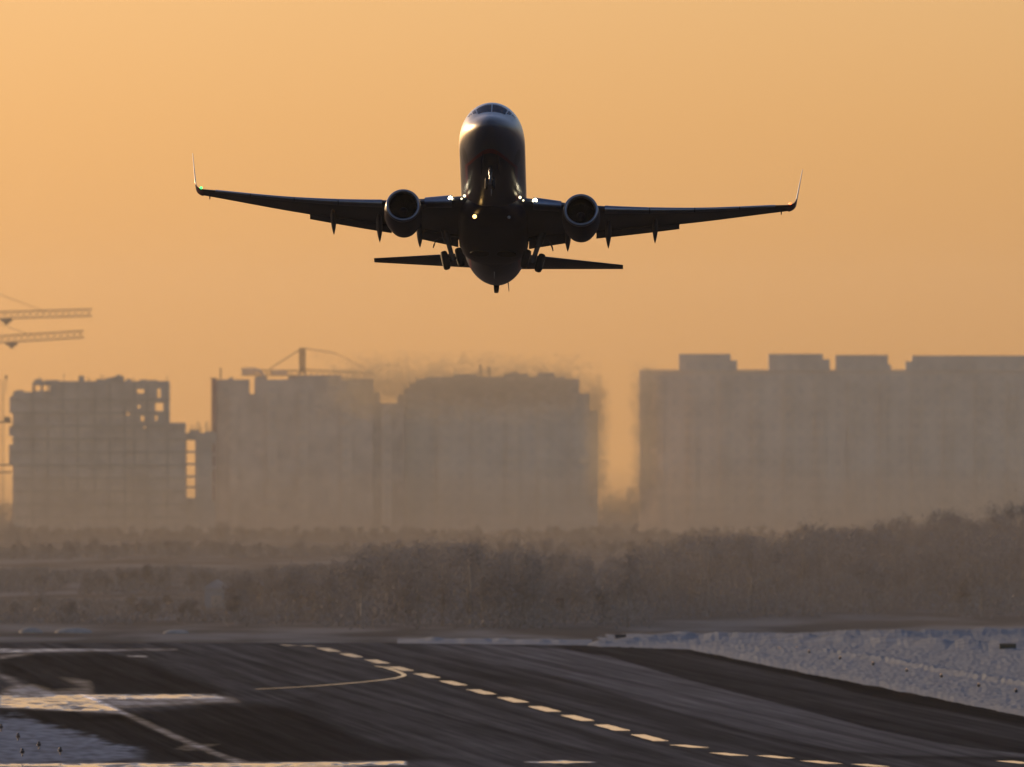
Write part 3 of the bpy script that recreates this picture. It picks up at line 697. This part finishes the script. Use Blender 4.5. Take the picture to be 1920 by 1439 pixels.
def fus_material():
    m = bpy.data.materials.new('fuselage_paint'); m.use_nodes = True; nt = m.node_tree; b = nt.nodes['Principled BSDF']; L = nt.links.new
    tc = nt.nodes.new('ShaderNodeTexCoord'); sp = nt.nodes.new('ShaderNodeSeparateXYZ'); L(tc.outputs['Object'], sp.inputs[0])
    def M(op, a, b_=None, c_=None):
        n = nt.nodes.new('ShaderNodeMath'); n.operation = op
        for i, v in enumerate((a, b_, c_)):
            if v is None: continue
            if isinstance(v, (int, float)): n.inputs[i].default_value = v
            else: L(v, n.inputs[i])
        return n.outputs[0]
    x, y, z = sp.outputs
    ax = M('ABSOLUTE', x); x2 = M('MULTIPLY', M('DIVIDE', ax, 1.45), M('DIVIDE', ax, 1.45))
    f1 = M('MULTIPLY', M('SUBTRACT', M('SUBTRACT', y, 1.75), M('MULTIPLY', x2, 4.1)), .28)
    f2 = M('SUBTRACT', 1.50, ax)
    f3 = M('SUBTRACT', -.25, z)
    g = M('MINIMUM', M('MINIMUM', f1, f2), f3)
    navy = M('GREATER_THAN', g, .13); red = M('GREATER_THAN', g, .0)
    # dark oval scuffs of the livery on each lower cheek
    dx = M('DIVIDE', M('SUBTRACT', ax, 1.50), .17); dy = M('DIVIDE', M('SUBTRACT', y, 4.9), 1.0); dn = M('ADD', M('MULTIPLY', dx, dx), M('MULTIPLY', dy, dy))
    oval = M('MULTIPLY', M('LESS_THAN', dn, 1.0), M('LESS_THAN', z, 0))
    nz = nt.nodes.new('ShaderNodeTexNoise'); nz.inputs['Scale'].default_value = 1.3; nz.inputs['Detail'].default_value = 5; L(tc.outputs['Object'], nz.inputs['Vector'])
    r = nt.nodes.new('ShaderNodeMapRange'); r.inputs[1].default_value = .3; r.inputs[2].default_value = .7; r.inputs[3].default_value = .9; r.inputs[4].default_value = 1.05; L(nz.outputs[0], r.inputs[0])
    v = nt.nodes.new('ShaderNodeVectorMath'); v.operation = 'SCALE'; v.inputs[0].default_value = (.56, .56, .54); L(r.outputs[0], v.inputs['Scale'])
    def mix(f, a, col):
        n = nt.nodes.new('ShaderNodeMix'); n.data_type = 'RGBA'; L(f, n.inputs[0]); L(a, n.inputs[6]); n.inputs[7].default_value = (*col, 1); return n.outputs[2]
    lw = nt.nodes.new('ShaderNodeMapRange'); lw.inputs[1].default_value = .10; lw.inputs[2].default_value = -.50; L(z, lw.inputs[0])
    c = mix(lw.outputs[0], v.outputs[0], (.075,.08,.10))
    c = mix(oval, c, (.025,.025,.03))
    c = mix(red, c, (.16,.012,.018)); c = mix(navy, c, (.012,.015,.035))
    L(c, b.inputs['Base Color']); b.inputs['Roughness'].default_value = .32; b.inputs['Coat Weight'].default_value = .3; b.inputs['Coat Roughness'].default_value = .12
    return m
white = mat('white_aircraft_paint', (.66,.66,.66), rough=.3, var=.05, coat=.4)
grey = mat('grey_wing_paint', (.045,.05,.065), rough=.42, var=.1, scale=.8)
bare = mat('polished_metal', (.27,.28,.31), rough=.30, metal=1.0, var=.06, scale=2)
navyp = mat('dark_blue_paint', (.012,.015,.034), rough=.42, spec=.35)
black = mat('black_rubber', (.012,.012,.013), rough=.75, var=.2, scale=8)
gearm = mat('gear_metal', (.10,.10,.105), rough=.45, metal=.3, var=.2, scale=6)
cockg = mat('cockpit_glass', (.01,.012,.018), rough=.08, spec=.6)
hot = mat('exhaust_metal', (.012,.011,.011), rough=.7, spec=.2)

Ls = [0.0, .03, .06, .12, .2, .3, .42, .56, .72, .9, 1.1, 1.3, 1.5, 1.75, 2.0, 2.25, 2.5, 2.75, 3.0, 3.3, 3.6, 4, 4.5, 5, 5.5, 6, 6.5] + [7+i for i in range(18)] + [24.5+.5*i for i in range(27)] + [38.1]
NF = 64
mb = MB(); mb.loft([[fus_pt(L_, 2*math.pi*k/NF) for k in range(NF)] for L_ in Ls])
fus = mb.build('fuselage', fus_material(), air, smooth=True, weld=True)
# cockpit panes follow the skin, 12 mm proud
def pane(th0, th1, La, Lb, Lc, Ld):
    """La..Lb front edge at th0/th1, Lc..Ld rear edge"""
    mb = MB(); n = 8; vs = []; fs = []
    for j in range(n+1):
        for i in range(n+1):
            u = i/n; v = j/n; th = R(th0+(th1-th0)*u); L0 = La+(Lb-La)*u; L1 = Lc+(Ld-Lc)*u
            vs.append(fus_pt(L0+(L1-L0)*v, th, .012))
    for j in range(n):
        for i in range(n):
            a = j*(n+1)+i; fs.append((a, a+1, a+n+2, a+n+1))
    m2 = len(vs)
    vs2 = [v*1 - Vector((0, 0, 0)) for v in vs]
    mb.add(vs2, fs); return mb.build('cockpit_window', cockg, fus, smooth=True)
for s in (1, -1):
    def A(t): return t if s == 1 else 180-t
    pane(A(88.5), A(53), 1.72, 1.82, 2.56, 2.50)
    pane(A(50), A(41), 2.00, 2.25, 2.58, 2.74)
    pane(A(38), A(28), 2.42, 2.62, 2.90, 3.04)
# belly fairing
FB = [(11.4,.02,-2.0),(12.2,1.0,-2.12),(13,1.55,-2.26),(14,1.9,-2.38),(15.5,2.02,-2.46),(19,2.04,-2.48),(21,2.02,-2.44),(22.4,1.86,-2.30),(23.4,1.5,-2.12),(24.3,.8,-2.04),(24.9,.02,-2.0)]
hwT = [(a, b) for a, b, c in FB]; zbT = [(a, c) for a, b, c in FB]
mb = MB(); rings = []
for i in range(46):
    L_ = 11.4+13.5*i/45; hw = spline(hwT, L_); zb = spline(zbT, L_); ring = []
    for k in range(32):
        t = 2*math.pi*k/32; c, s = math.cos(t), math.sin(t)
        ex = .8
        X = math.copysign(abs(c)**ex, c)*hw; Z = -1.45 + (math.copysign(abs(s)**ex, s))*((-1.45-zb) if s < 0 else .75*min(1, hw/1.5))
        ring.append((X, L_, Z))
    rings.append(ring)
mb.loft(rings); belly = mb.build('belly_fairing', navyp, air, smooth=True)
# wheel-well recesses read as darker panels
for s in (1, -1):
    mb = MB(); rg = []
    for i in range(7):
        L_ = 19.2+1.15*i/6*1.0
    mb.lathe([(0,.56),(.03,.56),(.035,.5),(.05,.1)], n=24, axis='y', caps=True)
    mb.v = [(x+s*.78, y_*1.0+19.9, -2.475-z*1.0) for (x, z, y_) in mb.v]
    o = mb.build('wheel_well_hub', black, belly, smooth=True)

def winglet_paint():
    m = mat('winglet_paint', (.6,.6,.58), rough=.3, coat=.4); nt = m.node_tree; L = nt.links.new; b = nt.nodes['Principled BSDF']
    tc = nt.nodes.new('ShaderNodeTexCoord'); sp = nt.nodes.new('ShaderNodeSeparateXYZ'); L(tc.outputs['Object'], sp.inputs[0])
    k = nt.nodes.new('ShaderNodeMath'); k.operation = 'GREATER_THAN'; L(sp.outputs[2], k.inputs[0]); k.inputs[1].default_value = 2.02
    mx = nt.nodes.new('ShaderNodeMix'); mx.data_type = 'RGBA'; L(k.outputs[0], mx.inputs[0]); mx.inputs[6].default_value = (.10,.008,.014,1); mx.inputs[7].default_value = (.6,.6,.58,1)
    L(mx.outputs[2], b.inputs['Base Color']); return m
wlp = winglet_paint()
# ---- wing
def foil(chord, tc, n=14):
    up = []; lo = []
    for i in range(n+1):
        x = (1-math.cos(math.pi*i/n))/2
        yt = 5*tc*(.2969*math.sqrt(x)-.1260*x-.3516*x*x+.2843*x**3-.1015*x**4)
        cam_ = .018*math.sin(math.pi*x)
        up.append((x*chord, (cam_+yt)*chord)); lo.append((x*chord, (cam_-yt*.85)*chord))
    return up[::-1] + lo[1:-1]                 # TE upper -> LE -> TE lower
LEt = [(0,11.9),(1.9,13.15),(4.0,14.62),(5.2,15.38),(6.35,16.05),(17.0,21.75)]
TEt = [(0,20.9),(1.9,20.9),(6.0,20.85),(10.8,21.75),(17.0,23.15)]
ZLt = [(0,-1.50),(1.9,-1.24),(6.35,-.66),(11,.14),(17.0,1.48)]
TWt = [(0,1.6),(1.9,1.4),(6.35,.6),(11,-.8),(17,-2.0)]
def wing_ring(x, s, le=None, te=None, z=None, tc=None, tw=None):
    le = lerp(LEt, x) if le is None else le; te = lerp(TEt, x) if te is None else te
    z = spline(ZLt, x) if z is None else z; tc = lerp([(0,.13),(5,.125),(17,.10)], x) if tc is None else tc
    tw = lerp(TWt, x) if tw is None else tw
    ch = te-le; out = []
    for (a, b) in foil(ch, tc):
        yy = a*math.cos(R(tw)) + b*math.sin(R(tw)); zz = b*math.cos(R(tw)) - a*math.sin(R(tw))
        out.append(Vector((s*x, le+yy, z+zz)))
    return out
def zwing(x, fr, lower=True):
    le = lerp(LEt, x); te = lerp(TEt, x); z = spline(ZLt, x); tw = lerp(TWt, x)
    return z - (te-le)*fr*math.sin(R(tw)), le+(te-le)*fr
for s in (-1, 1):
    mb = MB(); xs = [.9, 1.5, 1.9, 2.5, 3.2, 4, 4.6, 5.2, 5.8, 6.35, 7, 8, 9, 10, 11, 12, 13, 14, 15, 16, 17.0]
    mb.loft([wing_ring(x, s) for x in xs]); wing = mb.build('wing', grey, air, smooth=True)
    # blended winglet
    mb = MB(); rings = []
    zt0 = spline(ZLt, 17.0); cant = R(83); lean0 = math.atan(.29)
    px_, pz_ = 17.0, zt0; le, te = 21.75, 23.15; tab = []
    N = 22; arc = 1.0; up_len = 2.15
    steps = [(i/10*arc) for i in range(1, 11)] + [arc+up_len*i/10 for i in range(1, 11)]
    prev = 0; ang = lean0
    rings.append(wing_ring(17.0, s))
    for st in steps:
        ds = st-prev; prev = st
        u = min(1, st/arc); ang = lean0+(cant-lean0)*(u*u*(3-2*u))
        px_ += math.cos(ang)*ds; pz_ += math.sin(ang)*ds
        v = st/(arc+up_len)
        ch = 1.40*(1-v)+.52*v if st > arc else 1.40-.28*st/arc*.7
        ch = 1.40-.20*min(1, st/arc) if st <= arc else 1.20-.68*(st-arc)/up_len
        lex = 21.75+.52*min(st, arc)+ .80*max(0, st-arc)
        ring = []
        for (a, b) in foil(ch, .08):
            nx_, nz_ = -math.sin(ang), math.cos(ang)
            ring.append(Vector((s*(px_+nx_*b), lex+a, pz_+nz_*b)))
        rings.append(ring)
    mb.loft(rings); mb.build('winglet', wlp, wing, smooth=True)
    # slats: bare-metal nose pieces carried a little ahead of and below the wing
    for (xa, xb) in ((2.35, 3.95), (6.45, 9.0), (9.06, 11.6), (11.66, 14.2), (14.26, 16.3)):
        mb = MB(); rings = []; n = 8
        for i in range(n+1):
            x = xa+(xb-xa)*i/n; le = lerp(LEt, x); te = lerp(TEt, x); ch = te-le; tc = lerp([(0,.13),(5,.125),(17,.10)], x); z = spline(ZLt, x)
            c2 = min(.62, ch*.15); ring = []
            th_ = ch*tc*.40
            for k in range(14):
                t = math.pi*(-.5 + k/13)      # from lower rear round the nose to upper rear
                ring.append(Vector((s*x, le-.20+c2*.5*(1-math.cos(t)), z-.07+th_*math.sin(t)*(1.0))))
            ring.append(Vector((s*x, le-.20+c2*1.05, z+.01+th_*1.02)))
            ring.append(Vector((s*x, le-.20+c2*.7, z-.02+th_*.45)))
            ring.append(Vector((s*x, le-.20+c2*.55, z-.09-th_*.8)))
            rings.append(ring)
        mb.loft(rings); mb.build('slat', bare, wing, smooth=True)
    # flaps: inboard and outboard, slightly lowered
    for (xa, xb, ext) in ((2.05, 4.25, .38), (5.95, 10.75, .34)):
        mb = MB(); rings = []
        for i in range(9):
            x = xa+(xb-xa)*i/8; te = lerp(TEt, x); le = lerp(LEt, x); zz, _ = zwing(x, .86); c2 = (te-le)*.22
            ring = []
            for (a, b) in foil(c2, .13, 8):
                al = R(9); yy = a*math.cos(al)+b*math.sin(al); z2 = b*math.cos(al)-a*math.sin(al)
                ring.append(Vector((s*x, te-c2*.80+yy+ext*.2, zz-.10+z2)))
            rings.append(ring)
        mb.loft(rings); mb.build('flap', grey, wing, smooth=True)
    # flap track fairings
    for (x, L0, L1, drop, r_) in ((9.35, 18.9, 22.85, .50, .20), (6.65, 17.9, 22.25, .62, .225), (4.3, 18.3, 22.1, .55, .225)):
        mb = MB(); rings = []; n = 18
        z0, _ = zwing(x, .45)
        for i in range(n+1):
            t = i/n; rr = r_*(math.sin(math.pi*min(1, t*1.0)**.75)**.8 if 0 < t < 1 else .02)
            L_ = L0+(L1-L0)*t; zc = z0-.20-drop*(t**1.5)*.75
            rings.append([Vector((s*x+math.cos(k*math.pi/6)*rr*.85, L_, zc+math.sin(k*math.pi/6)*rr*1.25)) for k in range(12)])
        mb.loft(rings); mb.build('flap_track_fairing', grey, wing, smooth=True)
    # vent mast under the tip
    z0, l0 = zwing(16.6, .6); mb = MB(); mb.tube([(s*16.65, l0, z0-.03), (s*16.65, l0+.12, z0-.28)], [.05, .03], 6); mb.build('static_probe', grey, wing)
    # lamps, and glowing beads for the glints on the wing-root fairing
    def lamp(name, p, r_, col, es, parent):
        mb = MB(); n = 10; mb.lathe([(-r_, .01)]+[(-r_*math.cos(math.pi*i/n), r_*math.sin(math.pi*i/n)) for i in range(1, n)]+[(r_, .01)], center=p, n=14, axis='y', caps=True)
        return mb.build(name, mat(name, col, rough=.2, emit=col, es=es), parent, smooth=True)
    lamp('landing_light', (s*2.44, 13.45, -1.10), .14, (1.0,.86,.55), 6, wing)
    lamp('fairing_glint', (s*1.60, 11.8, -1.42), .085, (1.0,.84,.5), 1.8, wing)  # glowing bead standing in for a sun glint on the fairing, no lamp
    lamp('fairing_glint', (s*1.78, 12.6, -1.36), .06, (1.0,.84,.5), 1.5, wing)  # second, smaller glint bead, also glowing without a lamp there
    lamp('navigation_light', (s*17.15, 21.72, 1.58), .075, (.05,1,.12) if s < 0 else (1,.12,.03), 3, wing)

    # ---- engine
    EX, EZ, EL0 = s*5.12, -2.02, 12.0
    eng = bpy.data.objects.new('engine', None); COL.objects.link(eng); eng.parent = air; eng.location = (EX, EL0, EZ); eng.rotation_euler = (R(-1.5), 0, 0)
    mb = MB(); mb.lathe([(.22,1.005),(.6,1.06),(1.2,1.10),(1.9,1.10),(2.6,1.03),(3.2,.92),(3.75,.80),(3.75,.76),(3.2,.84),(2.4,.86)], n=48, flat=.05); mb.build('cowling', navyp if True else white, eng, smooth=True)
    mb = MB(); prof = [(.22,1.005)]+[(.13-.13*math.sin(t)*1.0, .905+.10*math.cos(t)) for t in [i*math.pi/10 for i in range(1, 10)]]+[(.24,.80)]
    mb.lathe(prof, n=48, flat=.05); mb.build('intake_lip', bare, eng, smooth=True)
    mb = MB(); mb.lathe([(.24,.798),(.6,.785),(1.0,.79),(1.4,.79)], n=48, flat=.03); mb.build('intake_duct', mat('duct_grey', (.006,.006,.008), rough=.8, spec=.1), eng, smooth=True)
    mb = MB(); mb.lathe([(1.25,.785),(1.27,.26),(1.3,.02)], n=48)
    for k in range(24):
        a0 = 2*math.pi*k/24; a1 = a0+.18
        v = [(.26*math.cos(a0), 1.22, .26*math.sin(a0)), (.77*math.cos(a0+.1), 1.08, .77*math.sin(a0+.1)), (.77*math.cos(a1+.12), 1.20, .77*math.sin(a1+.12)), (.26*math.cos(a1), 1.24, .26*math.sin(a1))]
        mb.add(v, [(0,1,2,3)])
    mb.build('fan', hot, eng)
    mb = MB(); mb.lathe([(.82,.01),(.9,.10),(1.05,.20),(1.22,.27)], n=24, caps=True); mb.build('spinner', navyp, eng, smooth=True)
    mb = MB(); mb.lathe([(2.4,.72),(3.6,.62),(4.5,.44),(4.5,.40),(3.6,.5)], n=32); mb.build('core_nozzle', hot, eng, smooth=True)
    mb = MB(); mb.lathe([(3.6,.34),(4.4,.26),(5.1,.02)], n=24, caps=True); mb.build('exhaust_cone', hot, eng, smooth=True)
    mb = MB(); rings = []
    for (L_, zt, zb, hw) in ((.9,1.12,.9,.03),(1.6,1.30,.9,.14),(2.6,1.42,.8,.19),(3.6,1.42,.6,.20),(5.0,1.30,.5,.18),(6.6,1.22,.95,.04)):
        rings.append([(hw*math.cos(k*math.pi/6), L_, (zt+zb)/2+(zt-zb)/2*math.sin(k*math.pi/6)) for k in range(12)])
    mb.loft(rings); mb.build('pylon', grey, eng, smooth=True)
    mb = MB(); mb.add([(-s*.98,1.0,.42),(-s*1.02,2.2,.42),(-s*1.32,2.2,.62),(-s*1.25,1.6,.58),(-s*.98,1.0,.40),(-s*1.02,2.2,.40),(-s*1.32,2.2,.60),(-s*1.25,1.6,.56)],
                      [(0,1,2,3),(7,6,5,4),(0,3,7,4),(3,2,6,7),(2,1,5,6)]); mb.build('strake', grey, eng)

    # ---- tailplane
    mb = MB(); rings = []
    for i in range(13):
        t = i/12; x = .3+(7.36-.3)*t; le = 32.7+(37.55-32.7)*t; te = 37.35+(38.7-37.35)*t; z = 1.48+.72*t
        ring = []
        for (a, b) in foil(te-le, .09):
            al = R(-4.0); yy = a*math.cos(al)+b*math.sin(al); zz = -b*math.cos(al)*1.0-a*math.sin(al)*1.0
            ring.append(Vector((s*x, le+yy, z+zz-.12*(1-t))))
        rings.append(ring)
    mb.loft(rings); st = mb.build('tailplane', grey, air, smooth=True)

    # ---- main gear, part-way through retraction
    mg = bpy.data.objects.new('main_gear', None); COL.objects.link(mg); mg.parent = air
    top = Vector((s*2.92, 19.25, -1.0)); bot = Vector((s*2.33, 19.55, -2.95)); u = (bot-top).normalized()
    mb = MB(); mb.tube([top, top.lerp(bot, .55)], [.21, .20], 12); mb.tube([top.lerp(bot, .55), bot], [.14, .14], 12)
    mb.tube([bot-u*.12, bot+u*.14], [.17,.15], 10); mb.build('strut', gearm, mg, smooth=True)
    ax = Vector((s*.966, 0, -.259)).normalized()
    mb = MB(); mb.tube([bot-ax*.45, bot+ax*.45], .08, 10); mb.build('axle', gearm, mg, smooth=True)
    for q in (-.43, .43):
        c = bot+ax*q; mb = MB(); e1 = Vector((0,1,0)); e2 = ax.cross(e1).normalized(); rings = []
        for (o_, r_) in ((-.20,.25),(-.205,.40),(-.18,.50),(-.10,.555),(0,.565),(.10,.555),(.18,.50),(.205,.40),(.20,.25)):
            rings.append([c+ax*o_+(e1*math.cos(k*math.pi/16)+e2*math.sin(k*math.pi/16))*r_ for k in range(32)])
        mb.loft(rings); wh = mb.build('wheel', black, mg, smooth=True)
        mb = MB(); rings = []
        for (o_, r_) in ((-.215,.10),(-.21,.24),(.21,.24),(.215,.10)): rings.append([c+ax*o_+(e1*math.cos(k*math.pi/8)+e2*math.sin(k*math.pi/8))*r_ for k in range(16)])
        mb.loft(rings); mb.build('hub', gearm, wh)
    mb = MB(); m_ = top.lerp(bot, .62); mb.tube([m_+Vector((0,.12,0)), m_+Vector((0,.35,-.25)), bot+Vector((0,.1,0))], .045, 6); mb.build('torque_link', gearm, mg)
    mb = MB(); mb.tube([top.lerp(bot, .35), Vector((s*1.75, 19.3, -1.75))], .07, 8); mb.build('side_brace', gearm, mg)
    # bent door link outboard of the leg
    o0 = Vector((s*2.75, 19.6, -1.72)); mb = MB()
    mb.tube([o0, o0+Vector((s*.18,0,.02)), o0+Vector((s*.42,.05,-.02)), o0+Vector((s*.60,.08,-.14)), o0+Vector((s*.68,.1,-.36)), o0+Vector((s*.73,.1,-.56))], [.07,.06,.06,.055,.05,.03], 6)
    mb.tube([o0+Vector((s*.05,0,.1)), o0+Vector((s*.14,0,-.18)), o0+Vector((s*.32,.05,-.28))], [.06,.05,.03], 6)
    mb.build('door_link', gearm, mg, smooth=True)
    mb = MB(); a_ = top.lerp(bot,.12)+Vector((s*.22,0,0)); b_ = top.lerp(bot,.50)+Vector((s*.20,0,0))
    mb.add([a_+Vector((0,-.32,0)), a_+Vector((0,.32,0)), b_+Vector((0,.26,0)), b_+Vector((0,-.26,0)), a_+Vector((s*.03,-.32,0)), a_+Vector((s*.03,.32,0)), b_+Vector((s*.03,.26,0)), b_+Vector((s*.03,-.26,0))],
           [(0,1,2,3),(7,6,5,4),(0,4,5,1),(1,5,6,2),(2,6,7,3),(3,7,4,0)]); mb.build('gear_door', grey, mg)

# fin
mb = MB(); rings = []
for i in range(13):
    t = i/12; z = 1.6+(8.6-1.6)*t
    le = lerp([(1.6,28.2),(2.6,30.9),(8.6,36.4)], z); te = lerp([(1.6,37.0),(8.6,38.9)], z)
    rings.append([Vector((b, le+a, z)) for (a, b) in foil(te-le, .09)])
    for v in rings[-1]: pass
mb.loft(rings); mb.build('fin', navyp, air, smooth=True)
# tail skid, belly aerials, drain mast, beacon
mb = MB(); rings = []
for (dz, hw, l0, l1) in ((.25,.17,32.6,33.9),(-.05,.16,32.8,33.7),(-.30,.13,33.05,33.6),(-.36,.08,33.1,33.5)):
    zb = -.55; rings.append([Vector((-hw,l0,zb+dz)),Vector((hw,l0,zb+dz)),Vector((hw,l1,zb+dz)),Vector((-hw,l1,zb+dz))])
mb.loft(rings); mb.build('tail_skid', black, air)
mb = MB(); mb.tube([(.72, 31.6, -.80), (.78, 31.8, -1.28)], [.035,.02], 6); mb.build('drain_mast', grey, air)
for (x, L_) in ((0, 8.2), (0, 25.2)):
    mb = MB(); mb.add([(-.02,L_,-2.0),(.02,L_,-2.0),(.02,L_+.5,-2.0),(-.02,L_+.5,-2.0),(-.01,L_+.25,-2.3),(.01,L_+.25,-2.3),(.01,L_+.5,-2.3),(-.01,L_+.5,-2.3)],
                      [(3,2,1,0),(4,5,6,7),(0,1,5,4),(1,2,6,5),(2,3,7,6),(3,0,4,7)]); mb.build('antenna', white, air)
def ball(name, p, r_, m, parent):
    mb = MB(); n = 8; mb.lathe([(-r_, .01)]+[(-r_*math.cos(math.pi*i/n), r_*math.sin(math.pi*i/n)) for i in range(1, n)]+[(r_, .01)], center=p, n=12, axis='y', caps=True)
    return mb.build(name, m, parent, smooth=True)
ball('taxi_light', (-1.0, 12.95, -2.30), .12, mat('amber_lamp', (1,.6,.2), emit=(1,.58,.18), es=3), air)
ball('lamp_lens', (.98, 12.95, -2.30), .10, mat('clear_lens', (.35,.35,.36), rough=.25), air)
# nose gear
ng = bpy.data.objects.new('nose_gear', None); COL.objects.link(ng); ng.parent = air
mb = MB(); mb.tube([(0,4.1,-1.6),(0,4.0,-2.45)], .10, 12); mb.tube([(0,4.0,-2.45),(0,3.95,-2.95)], .065, 12); mb.tube([(-.25,3.95,-2.97),(.25,3.95,-2.97)], .05, 8); mb.build('strut', bare, ng, smooth=True)
mb = MB(); mb.tube([(-.12,4.0,-2.2),(-.12,4.9,-1.8)], .04, 6); mb.tube([(.12,4.0,-2.2),(.12,4.9,-1.8)], .04, 6); mb.build('drag_brace', gearm, ng)
for q in (-.2, .2):
    mb = MB(); rings = []
    for (o_, r_) in ((-.09,.15),(-.095,.26),(-.06,.33),(0,.345),(.06,.33),(.095,.26),(.09,.15)):
        rings.append([Vector((q+o_, 3.95+r_*math.cos(k*math.pi/12), -2.97+r_*math.sin(k*math.pi/12))) for k in range(24)])
    mb.loft(rings); mb.build('wheel', black, ng, smooth=True)
for s in (-1, 1):
    mb = MB(); mb.add([(s*.40,2.3,-1.62),(s*.42,4.1,-1.92),(s*.50,4.0,-2.42),(s*.48,2.5,-2.16),(s*.43,2.3,-1.62),(s*.45,4.1,-1.92),(s*.53,4.0,-2.42),(s*.51,2.5,-2.16)],
        [(0,1,2,3),(7,6,5,4),(0,4,5,1),(1,5,6,2),(2,6,7,3),(3,7,4,0)]); mb.build('nose_gear_door', navyp, ng)

# ================================================================== AIR
def haze():
    mb = MB(); mb.box((-2500, -300, -34), (2500, 9200, 95)); o = mb.build('haze', None)
    m = bpy.data.materials.new('haze_air'); m.use_nodes = True; nt = m.node_tree
    nt.nodes.remove(nt.nodes['Principled BSDF'])
    v = nt.nodes.new('ShaderNodeVolumePrincipled'); v.inputs['Color'].default_value = (.95, .95, .95, 1); v.inputs['Density'].default_value = 0.9e-5
    v.inputs['Anisotropy'].default_value = .62
    nt.links.new(v.outputs[0], nt.nodes['Material Output'].inputs['Volume'])
    o.data.materials.append(m); tag(o, kind='stuff')
haze()

def mist():
    mb = MB(); mb.box((-160, 2195, .1), (160, 2430, 15.0)); o = mb.build('ground_mist', None)
    m = bpy.data.materials.new('mist_air'); m.use_nodes = True; nt = m.node_tree
    nt.nodes.remove(nt.nodes['Principled BSDF'])
    v = nt.nodes.new('ShaderNodeVolumePrincipled'); v.inputs['Color'].default_value = (.50, .45, .38, 1); v.inputs['Density'].default_value = 1.3e-3
    v.inputs['Anisotropy'].default_value = 0
    nt.links.new(v.outputs[0], nt.nodes['Material Output'].inputs['Volume'])
    o.data.materials.append(m); tag(o, 'thin pale mist lying over the ground between the runway end and the wood', 'mist', kind='stuff')
mist()

def exhaust(x0, y0, x1, y1, dens, scl, fx0, fx1, fz0, fz1, label, D=5700):
    # hot sooty exhaust drifting between the airfield and the blocks
    a = W(x0, y1, D); b = W(x1, y0, D)
    mb = MB(); mb.box((a.x, D, a.z), (b.x, D+70, b.z)); o = mb.build('exhaust_plume', None)
    m = bpy.data.materials.new('exhaust_air'); m.use_nodes = True; nt = m.node_tree; L = nt.links.new
    nt.nodes.remove(nt.nodes['Principled BSDF'])
    v = nt.nodes.new('ShaderNodeVolumePrincipled'); v.inputs['Color'].default_value = (.26, .24, .20, 1); v.inputs['Anisotropy'].default_value = .45
    tc = nt.nodes.new('ShaderNodeTexCoord'); n = nt.nodes.new('ShaderNodeTexNoise'); n.inputs['Scale'].default_value = scl; n.inputs['Detail'].default_value = 3.5; n.inputs['Roughness'].default_value = .6
    n.inputs['Distortion'].default_value = 2.4
    mp = nt.nodes.new('ShaderNodeMapping'); mp.inputs['Scale'].default_value = (1, .12, 1.3); L(tc.outputs['Object'], mp.inputs[0]); L(mp.outputs[0], n.inputs['Vector'])
    sp = nt.nodes.new('ShaderNodeSeparateXYZ'); L(tc.outputs['Generated'], sp.inputs[0])
    def M(op, p, q, c=False):
        k = nt.nodes.new('ShaderNodeMath'); k.operation = op; k.use_clamp = c
        for i, x in enumerate((p, q)):
            if isinstance(x, (int, float)): k.inputs[i].default_value = x
            else: L(x, k.inputs[i])
        return k.outputs[0]
    ex = M('MULTIPLY', M('MULTIPLY', sp.outputs[0], fx0, True), M('MULTIPLY', M('SUBTRACT', 1.0, sp.outputs[0]), fx1, True))
    ez = M('MULTIPLY', M('MULTIPLY', sp.outputs[2], fz0, True), M('MULTIPLY', M('SUBTRACT', 1.0, sp.outputs[2]), fz1, True))
    env = M('MULTIPLY', ex, ez)
    # noise threshold falls towards the core of the plume, so its border is ragged
    d = M('MULTIPLY', M('SUBTRACT', M('ADD', n.outputs[0], M('MULTIPLY', env, .30)), .58), 3.2, True)
    L(M('MULTIPLY', d, dens), v.inputs['Density']); L(v.outputs[0], nt.nodes['Material Output'].inputs['Volume'])
    o.data.materials.append(m); tag(o, label, 'exhaust', 'wavering exhaust between the airfield and the blocks', kind='stuff')
exhaust(585, 655, 1130, 800, .03, .20, 6, 8, 2.2, 2.2, 'ragged hot exhaust wavering along the rooflines of the two middle blocks')
exhaust(1085, 700, 1150, 965, .03, .22, 2.2, 2.2, 6, 6, 'hot exhaust wavering down the left side of the bright gap')
exhaust(1178, 675, 1250, 960, .03, .22, 2.2, 2.2, 6, 6, 'hot exhaust wavering down the right side of the bright gap')
exhaust(1110, 915, 1225, 985, .03, .22, 4, 4, 2.2, 2.2, 'hot exhaust wavering across the bottom of the bright gap')

def smog():
    mb = MB(); mb.box((-330, 2440, -21), (330, 5960, 9.0)); o = mb.build('smog', None)
    m = bpy.data.materials.new('smog_air'); m.use_nodes = True; nt = m.node_tree
    nt.nodes.remove(nt.nodes['Principled BSDF'])
    v = nt.nodes.new('ShaderNodeVolumePrincipled'); v.inputs['Color'].default_value = (.27, .245, .21, 1); v.inputs['Density'].default_value = 1.9e-4
    v.inputs['Anisotropy'].default_value = .2
    nt.links.new(v.outputs[0], nt.nodes['Material Output'].inputs['Volume'])
    o.data.materials.append(m); tag(o, 'low brown smog lying between the wood and the apartment blocks', 'smog', kind='stuff')
    mb = MB(); mb.box((-335, 2900, -20.5), (335, 5965, 78)); o = mb.build('smog', None)
    m2 = m.copy(); m2.name = 'murk_air'; m2.node_tree.nodes[v.name].inputs['Density'].default_value = 4.2e-5
    m2.node_tree.nodes[v.name].inputs['Color'].default_value = (.85, .80, .70, 1); m2.node_tree.nodes[v.name].inputs['Anisotropy'].default_value = .5
    o.data.materials.append(m2); tag(o, 'tall thin murk of exhaust in the air in front of the apartment blocks', 'smog', kind='stuff')
smog()
